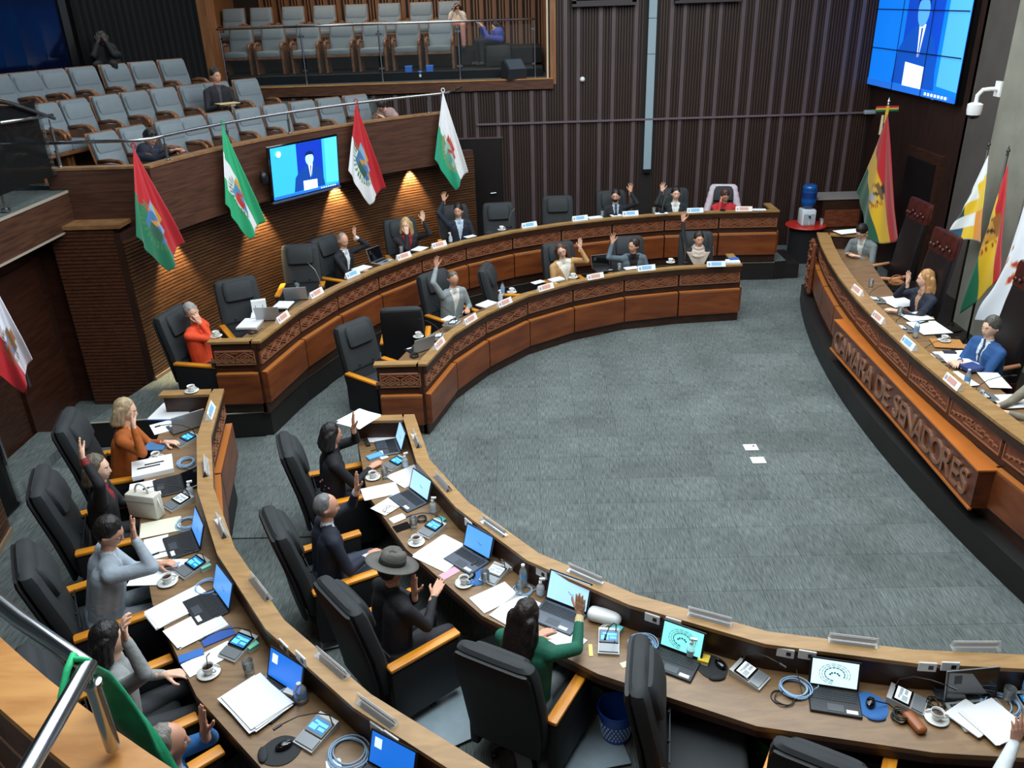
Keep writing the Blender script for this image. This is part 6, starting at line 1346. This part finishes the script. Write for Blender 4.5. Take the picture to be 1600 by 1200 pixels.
paper(A1, [(842, 982), (1072, 950), (1075, 1022), (835, 1080)], ZO, 'cream documents below the beige handbag', 3, mt('#d5d3bd')); it('laptop', A1, 1090, 1110, ZO, 'open laptop of the person in pale grey suit', 4, 'blue', LAPD)
paper(A1, [(800, 1100), (960, 1062), (1050, 1160), (915, 1192)], ZO, 'white sheet under the phone of the pale grey suit', 1)
paper(A4, [(812, 52), (1080, 75), (1072, 190), (800, 222)], ZO, 'white pages before the person in pale grey suit', 3); it('unit', A4, 1145, 115, ZO, 'conference unit right of the pale grey suit pages', 20, 1); cupset(A4, 1000, 195, ZO, 'below the pages of the pale grey suit', 20); it('sticky', A4, 1300, 82, ZO, 'mint note pad by the rim near the pale grey suit', 10, '#8fd6bb')
paper(A5, [(98, 285), (420, 125), (500, 205), (190, 372)], ZO, 'thick white pile before the person in grey sweater', 6); paper(A5, [(218, 385), (505, 262), (580, 350), (320, 500)], ZO, 'second white pile nearer the grey sweater, overlapping a blue folder', 5); paper(A5, [(430, 440), (600, 365), (660, 400), (455, 480)], ZO, 'blue folder beneath the second white pile', 1, mt('#28509c'), 'folder', 'folder', .008)
it('laptop', A5, 505, 232, ZO, 'open laptop of the person in grey sweater', 4, 'blue', LAPD); it('coil', A5, 470, 130, ZO, 'blue cable coil behind the grey sweater laptop', 0, CABB, 3, .1)
paper(A5, [(300, 545), (440, 490), (460, 530), (305, 582)], ZO, 'blue covered notebook at the desk edge by grey sweater', 1, mt('#2d66b0', .4), 'notebook', 'notebook', .012); paper(A5, [(335, 590), (600, 430), (645, 530), (350, 655)], ZO, 'long white sheet under the cup with straw', 2)
cupset(A5, 483, 640, ZO, 'with grey lid by the grey sweater', 0); MB().tube([(0, 0, 0), (.01, .0, .09), (.03, .01, .11)], .0035, BLACK, 6).obj('straw', BLACK); o = bpy.data.objects['straw']; o.location = at(*A5(483, 640), ZO)+Vector((0, 0, .055)); tag(o, 'dark straw in the cup by the grey sweater', 'straw')
it('unit', A5, 690, 480, ZO, 'conference unit of the person in grey sweater', 24, 1); it('glass', A5, 725, 640, ZO, 'water glass below the unit of the grey sweater'); it('sticky', A5, 825, 440, ZO, 'mint note pad at the rim above grey sweater unit', 10, '#7fd6b8')
it('laptop', A5, 840, 800, ZO, 'open laptop of the person in blue jacket', 10, 'deep', LAPD); it('coil', A5, 970, 650, ZO, 'blue cable coil behind the blue jacket laptop', 0, CABB, 3, .1); it('bottle', A5, 1125, 745, ZO, 'bulbous clear gel bottle by the rim near blue jacket', 0, '#c9ccd0', .04, .15); it('sticky', A5, 1060, 705, ZO, 'cream note pad left of the bulbous bottle', 20, '#d9d6c4')
paper(A5, [(558, 800), (760, 688), (985, 822), (745, 1015)], ZO, 'big white paper pile before the person in blue jacket', 7, dz=.018); it('pad', A5, 905, 1100, ZO, 'dark mouse mat below the big paper pile', -30, '#232528'); it('mouse', A5, 930, 1075, ZO+.006, 'black mouse on the dark mat by the blue jacket', -20); it('unit', A5, 1120, 1010, ZO, 'conference unit right of the dark mouse mat', 10, 1)
it('coil', A5, 1340, 1095, ZO, 'pale blue cable coil at the bottom edge', 0, CABB, 4, .12); it('laptop', A5, 1540, 1290, ZO, 'laptop with deep blue screen cut by the bottom edge', 6, 'deep', LAPD); paper(A5, [(1180, 1170), (1260, 1150), (1280, 1200), (1190, 1220)], ZO, 'crumpled white tissue at the bottom edge', 2)
for cr, x, y, w_ in ((A1, 1225, 655, 'beside the ochre jacket'), (A1, 1318, 1010, 'beside the pale grey suit'), (A5, 790, 135, 'above the grey sweater laptop'), (A5, 1215, 590, 'above the blue jacket laptop'), (A5, 1480, 875, 'at the bottom edge')): it('holder', cr, x, y, ZOR, 'clear name holder on the outer rim '+w_)
it('name', A1, 1252, 330, ZOR, 'name card with blue print on the outer rim by the ochre jacket')
# --- far inner desk
W_ = '#e6d9d2'
for x, y, l, c_ in ((1290, 632, 'nearest its right end', '#d9e2ea'), (875, 655, 'before the grey-blue coat', '#d9e2ea'), (570, 705, 'before the tan coat', W_), (275, 770, 'between tan coat and empty side chair', W_)): it('name', B7, x, y, ZIR, 'name card on the far inner desk '+l, 0, c_)
for x, y, l in ((1555, 785, 'right of the light grey jacket'), (1350, 885, 'before the light grey jacket'), (1165, 1030, 'at its left end')): it('name', B6, x, y, ZIR, 'name card on the far inner desk '+l, 0, W_)
def stack(cr, x, y, z, w, l, h, label, M=None, turn=0, name='paper_sheets', cat='papers'):
    p = at(*cr(x, y), z); c = CO if z in (ZO, ZOR) else CI; r = empty(name, label, cat, p+Vector((0, 0, .001)), (yaw_to(p, c) if z not in (ZP, ZPR) else PI/2)+R_(turn)); n = max(1, int(h/.006))
    me = MB().box((0, 0, .0028), (w, l, .0055)).mesh('sheet'); me.materials.append(M or PAPER)
    for k in range(n): o = link('sheet', me, r, (random.uniform(-.004, .004), random.uniform(-.004, .004), .006*k))
    return r
HB = .09
bk = stack(B7, 1390, 610, ZIR, .22, .16, .03, 'pale book pile at the right end of the far inner desk'); stack(B7, 1395, 600, ZIR, .16, .12, .012, 'blue covered booklet on the pale book pile', mt('#2a5aa0'), 10, 'booklet', 'booklet').location.z += .03
cupset(B7, 1020, 612, ZIR, 'before the pale shawl'); stack(B7, 785, 645, ZIR, .22, .12, .012, 'white papers before the grey-blue coat'); it('glass', B7, 715, 655, ZIR, 'water glass before the grey-blue coat')
it('laptop', B7, 1215, 606, ZI, 'dark laptop before the pale shawl', 170, 'off', LAPD); it('laptop', B7, 620, 655, ZI, 'dark laptop before the tan coat', 176, 'off', LAPD); cupset(B7, 440, 702, ZIR, 'before the tan coat'); stack(B7, 340, 718, ZIR, .24, .13, .03, 'thick white papers left of the tan coat'); stack(B7, 230, 730, ZIR, .2, .12, .012, 'thin papers beside the empty side chair'); it('mic', B7, 1105, 615, ZIR, 'slim microphone before the pale shawl', 150)
cupset(B7, 75, 790, ZIR, 'left of the tan coat by a clear bottle'); it('bottle', B6, 1545, 730, ZIR, 'clear bottle with dark cap between tan coat and light grey jacket', 0, '#1d2330'); it('sanit', B6, 1532, 760, ZIR, 'gel bottle next to the dark-capped bottle')
stack(B6, 1450, 785, ZI+.12, .28, .2, .02, 'white papers right of the light grey jacket'); stack(B6, 1220, 868, ZI+.12, .2, .12, .01, 'white note before the light grey jacket'); it('unit', B6, 1240, 905, ZI+.1, 'conference unit before the light grey jacket', 10, 0)
cupset(B6, 1043, 978, ZI+.12, 'at the left end of the far inner desk'); it('laptop', B6, 1045, 1050, ZI, 'dark laptop at the left end of far inner desk', -30, 'off', LAPD); it('unit', B6, 1150, 985, ZI+.05, 'conference unit near the left end of far inner desk', 20, 0); it('coil', B6, 1020, 1095, ZI, 'black cord bundle at the left end of far inner desk', 0, CABK, 5, .06)
# --- far outer desk
for x, y, l, c_ in ((1165, 312, 'before the raised right hand in dark suit', '#d9e2ea'), (780, 330, 'before the bearded person', '#d9e2ea'), (480, 358, 'before the chair among the slats', '#d9e2ea'), (178, 398, 'before the chair by the door', '#d9e2ea'), (1455, 303, 'before the person in red', W_)): it('name', B7, x, y, ZOR, 'name card on the far outer desk '+l, 0, c_)
for x, y, l in ((955, 508, 'left of the blonde person'), (1165, 440, 'right of the blonde person'), (650, 615, 'before the grey-haired pen holder'), (435, 730, 'before the empty chair with microphone'), (235, 875, 'before the chair beside bright orange')): it('name', B6, x, y, ZOR, 'name card on the far outer desk '+l, 0, '#d9e2ea' if x == 650 else W_)
stack(B7, 1545, 298, ZOR, .26, .14, .018, 'white papers right of the person in red'); stack(B7, 965, 320, ZOR, .24, .12, .012, 'white papers between dark suit and beard'); stack(B7, 695, 332, ZOR, .2, .12, .012, 'white papers before the bearded person'); stack(B7, 570, 345, ZOR, .26, .14, .02, 'white booklet before the chair among the slats'); it('glass', B7, 613, 340, ZOR, 'water glass left of the bearded person'); it('glass', B7, 920, 318, ZOR, 'water glass left of the dark suit')
for x, y, l, t in ((690, 330, 'before the bearded person', 200), (60, 402, 'before the chair by the door', 200), (970, 318, 'before the dark suit', 200), (1330, 302, 'in the hands of the person in red', 195)): it('mic', B7, x, y, ZOR, 'slim microphone '+l, t)
cupset(B7, 15, 418, ZOR, 'before the empty chair by the door'); stack(B6, 1465, 360, ZOR, .12, .1, .02, 'dark blue wallet by the chair near the door', mt('#23262f'), 0, 'wallet', 'wallet'); stack(B6, 1350, 380, ZOR, .2, .12, .01, 'white papers before the navy suit under the flag')
it('sanit', B6, 1235, 412, ZOR, 'gel bottle right of the blonde person'); it('glass', B6, 943, 478, ZOR, 'water glass left of the blonde person'); stack(B6, 1050, 455, ZO+.15, .26, .2, .015, 'white pages before the blonde person', None, 20); it('laptop', B6, 830, 530, ZO+.05, 'laptop lid before the grey-haired pen holder', 190, 'off', SILV)
stack(B6, 705, 570, ZO+.12, .28, .2, .012, 'white pages before the grey-haired pen holder'); it('mic', B6, 465, 690, ZOR, 'slim microphone before the empty outward chair', 10); it('laptop', B6, 325, 745, ZO, 'dark laptop standing before the empty outward chair', -60, 'off', LAPD); stack(B6, 240, 790, ZO+.05, .28, .22, .02, 'white pages beside the standing dark laptop', None, 15); it('glass', B6, 325, 700, ZO+.1, 'water glass behind the standing dark laptop')
it('laptop', B6, 165, 865, ZO, 'dark laptop near the bright orange sweater', -70, 'off', LAPD); stack(B6, 45, 905, ZO, .36, .28, .03, 'white pages before the chair beside bright orange', None, 12); stack(B6, 95, 860, ZO, .26, .2, .016, 'pale folded pages beside the laptop near bright orange', None, 30).location.z += .03
cupset(N, 338, 526, ZOR, 'before the bright orange sweater'); it('coil', N, 395, 520, ZO, 'black cord at the end of far outer desk', 0, CABK, 3, .06)
c0 = at(*B6(100, 830), ZO+.02); o = empty('paper_bag', 'white gift bag with dark cord handles near the bright orange sweater', 'bag', c0, R_(20)); MB().box((0, 0, .09), (.2, .09, .18)).obj('body', WHITE, o); MB().tube([(-.05, -.046, .12), (-.04, -.05, .03), (.04, -.05, .03), (.05, -.046, .12)], .004, None, 6).obj('handle', BLACK, o)
# --- presidium desk
def pq_(q, label, n=1, **k): return paper(D8, q, ZP, label, n, **k)
pq_([(605, 375), (780, 368), (830, 430), (680, 455)], 'white pages before the long-haired person', 3); pq_([(745, 490), (900, 475), (955, 530), (790, 545)], 'white pages between long hair and blue suit', 3); pq_([(800, 555), (985, 540), (1090, 628), (880, 636)], 'white pages with a pen left of the blue suit', 3); pq_([(985, 755), (1190, 750), (1320, 850), (1100, 870)], 'white pages before the blue suit', 3)
pq_([(1030, 900), (1130, 890), (1290, 985), (1160, 1000)], 'white pages nearest the red name card', 2); pq_([(1300, 900), (1420, 900), (1510, 1010), (1330, 1000)], 'white pages right of the navy book', 2); pq_([(1375, 1060), (1600, 1050), (1660, 1140), (1440, 1150)], 'white pages at the right edge of presidium', 3)
pq_([(870, 560), (930, 548), (935, 553), (875, 566)], 'black pen on white pages of presidium', 1, M=BLACK, name='pen', cat='pen', th=.008, dz=.009); pq_([(1150, 865), (1245, 850), (1315, 890), (1210, 910)], 'thick navy covered book before the blue suit', 1, M=mt('#2a3a70', .5), name='book', cat='book', th=.04, dz=.01)
pq_([(960, 665), (1160, 670), (1190, 735), (960, 720)], 'tan blotter under the pink cup', 1, M=mt('#a8743c', .5), name='blotter', cat='blotter', th=.004); cupset(D8, 1045, 680, ZP+.005, 'on the tan blotter of presidium')
pq_([(1025, 755), (1120, 755), (1130, 775), (1050, 770)], 'dark wallet on the white pages of blue suit', 1, M=mt('#1d2230'), name='wallet', cat='wallet', th=.012, dz=.009)
for x, y, l, c_ in ((445, 345, 'farthest one', W_), (590, 535, 'before the long-haired person', W_), (800, 715, 'before the blue suit', '#d9e2ea'), (1105, 985, 'nearest the red print', W_)): it('name', D8, x, y, ZPR, 'name card on the presidium rim, '+l, 0, c_)
it('unit', D8, 575, 405, ZP, 'conference unit before the long-haired person', 0, 0); it('unit', D8, 760, 605, ZP, 'conference unit between long hair and blue suit', 0, 0); it('unit', D8, 960, 805, ZP, 'conference unit before the blue suit', 0, 0); it('unit', D8, 1330, 1080, ZP, 'conference unit at the right end of presidium', 0, 0)
it('glass', D8, 735, 500, ZP, 'water glass before the long-haired person'); it('bottle', D8, 845, 650, ZP, 'blue water bottle before the blue suit', 0, '#5f9fd8'); it('bottle', D8, 1195, 1000, ZP, 'clear bottle beside the red-print card', 0, '#c9d6e2'); it('glass', D8, 1290, 1090, ZP, 'water glass at the right end of presidium'); it('mouse', D8, 1065, 870, ZP, 'dark mouse near the navy book', 80)
it('glass', D8, 535, 300, ZP, 'water glass by the empty end of presidium'); pq_([(275, 20), (430, 5), (470, 30), (300, 48)], 'white papers on the far end of presidium', 3, dz=.26)
# basket beside the long-haired person
c0 = at(*D8(708, 290), 1.02); o = empty('woven_basket', 'round brown basket beside the long-haired person', 'basket', c0); MB().lathe([(.001, 0), (.09, 0), (.11, .06), (.105, .06), (.088, .008)], 20, cap=False).obj('bowl', mat('wicker', '#8a5526', .6, bump=.5, bscale=120), o, smooth=True); MB().tube([(-.1, 0, .06)]+[(-.1*math.cos(a*PI/8), 0, .06+.09*math.sin(a*PI/8)) for a in range(1, 8)]+[(.1, 0, .06)], .008, None, 6).obj('handle', mat('wicker', '#8a5526', .6), o, smooth=True)
# bins
def bin_(px, py, col, label):
    p = at(px, py, .0); r = empty('waste_bin', label, 'bin', p+Vector((0, 0, .014))); M = mat('bin'+col, col, .4); MB().lathe([(.001, 0), (.1, 0), (.135, .27), (.142, .27), (.142, .285), (.131, .285), (.097, .006), (.001, .006)], 26, cap=False).obj('bucket', M, r, smooth='auto')
    mb = MB()
    for k in range(26):
        for j in range(5):
            a = 2*PI*(k+.5*(j % 2))/26; rr = .1+.035*(.05+.03*j)/.27+.001; mb.box((rr*math.cos(a), rr*math.sin(a), .05+.03*j), (.004, .012, .016), None, None, a)
    o = mb.obj('perforations', mat('perf'+col, '#b9d3e6' if col == '#1f4fb0' else '#1d5a30', .6), r); o['kind'] = 'stuff'
bin_(962, 1150, '#1f4fb0', 'blue perforated waste bin beside the sideways chair'); bin_(1206, 1195, '#14562a', 'green waste bin under the near inner desk')
# clear floor mats under the near chairs
for x, y, w, l, a, lab in ((725, 1080, 1.0, .9, .5, 'pale chair mat behind the green sweater chair'), (545, 985, .5, .35, .3, 'pale chair mat behind the felt hat chair'), (880, 1140, .8, .8, .2, 'pale chair mat beside the blue bin')):
    p = at(x, y, .014); r = MB().rbox((0, 0, .003), (w, l, .006), .002, None, None, 1).obj('floor_mat', mat('floor_mat', '#8fa0a8', .3, var=.08), None, loc=p); r.rotation_euler = (0, 0, a); tag(r, lab, 'mat')
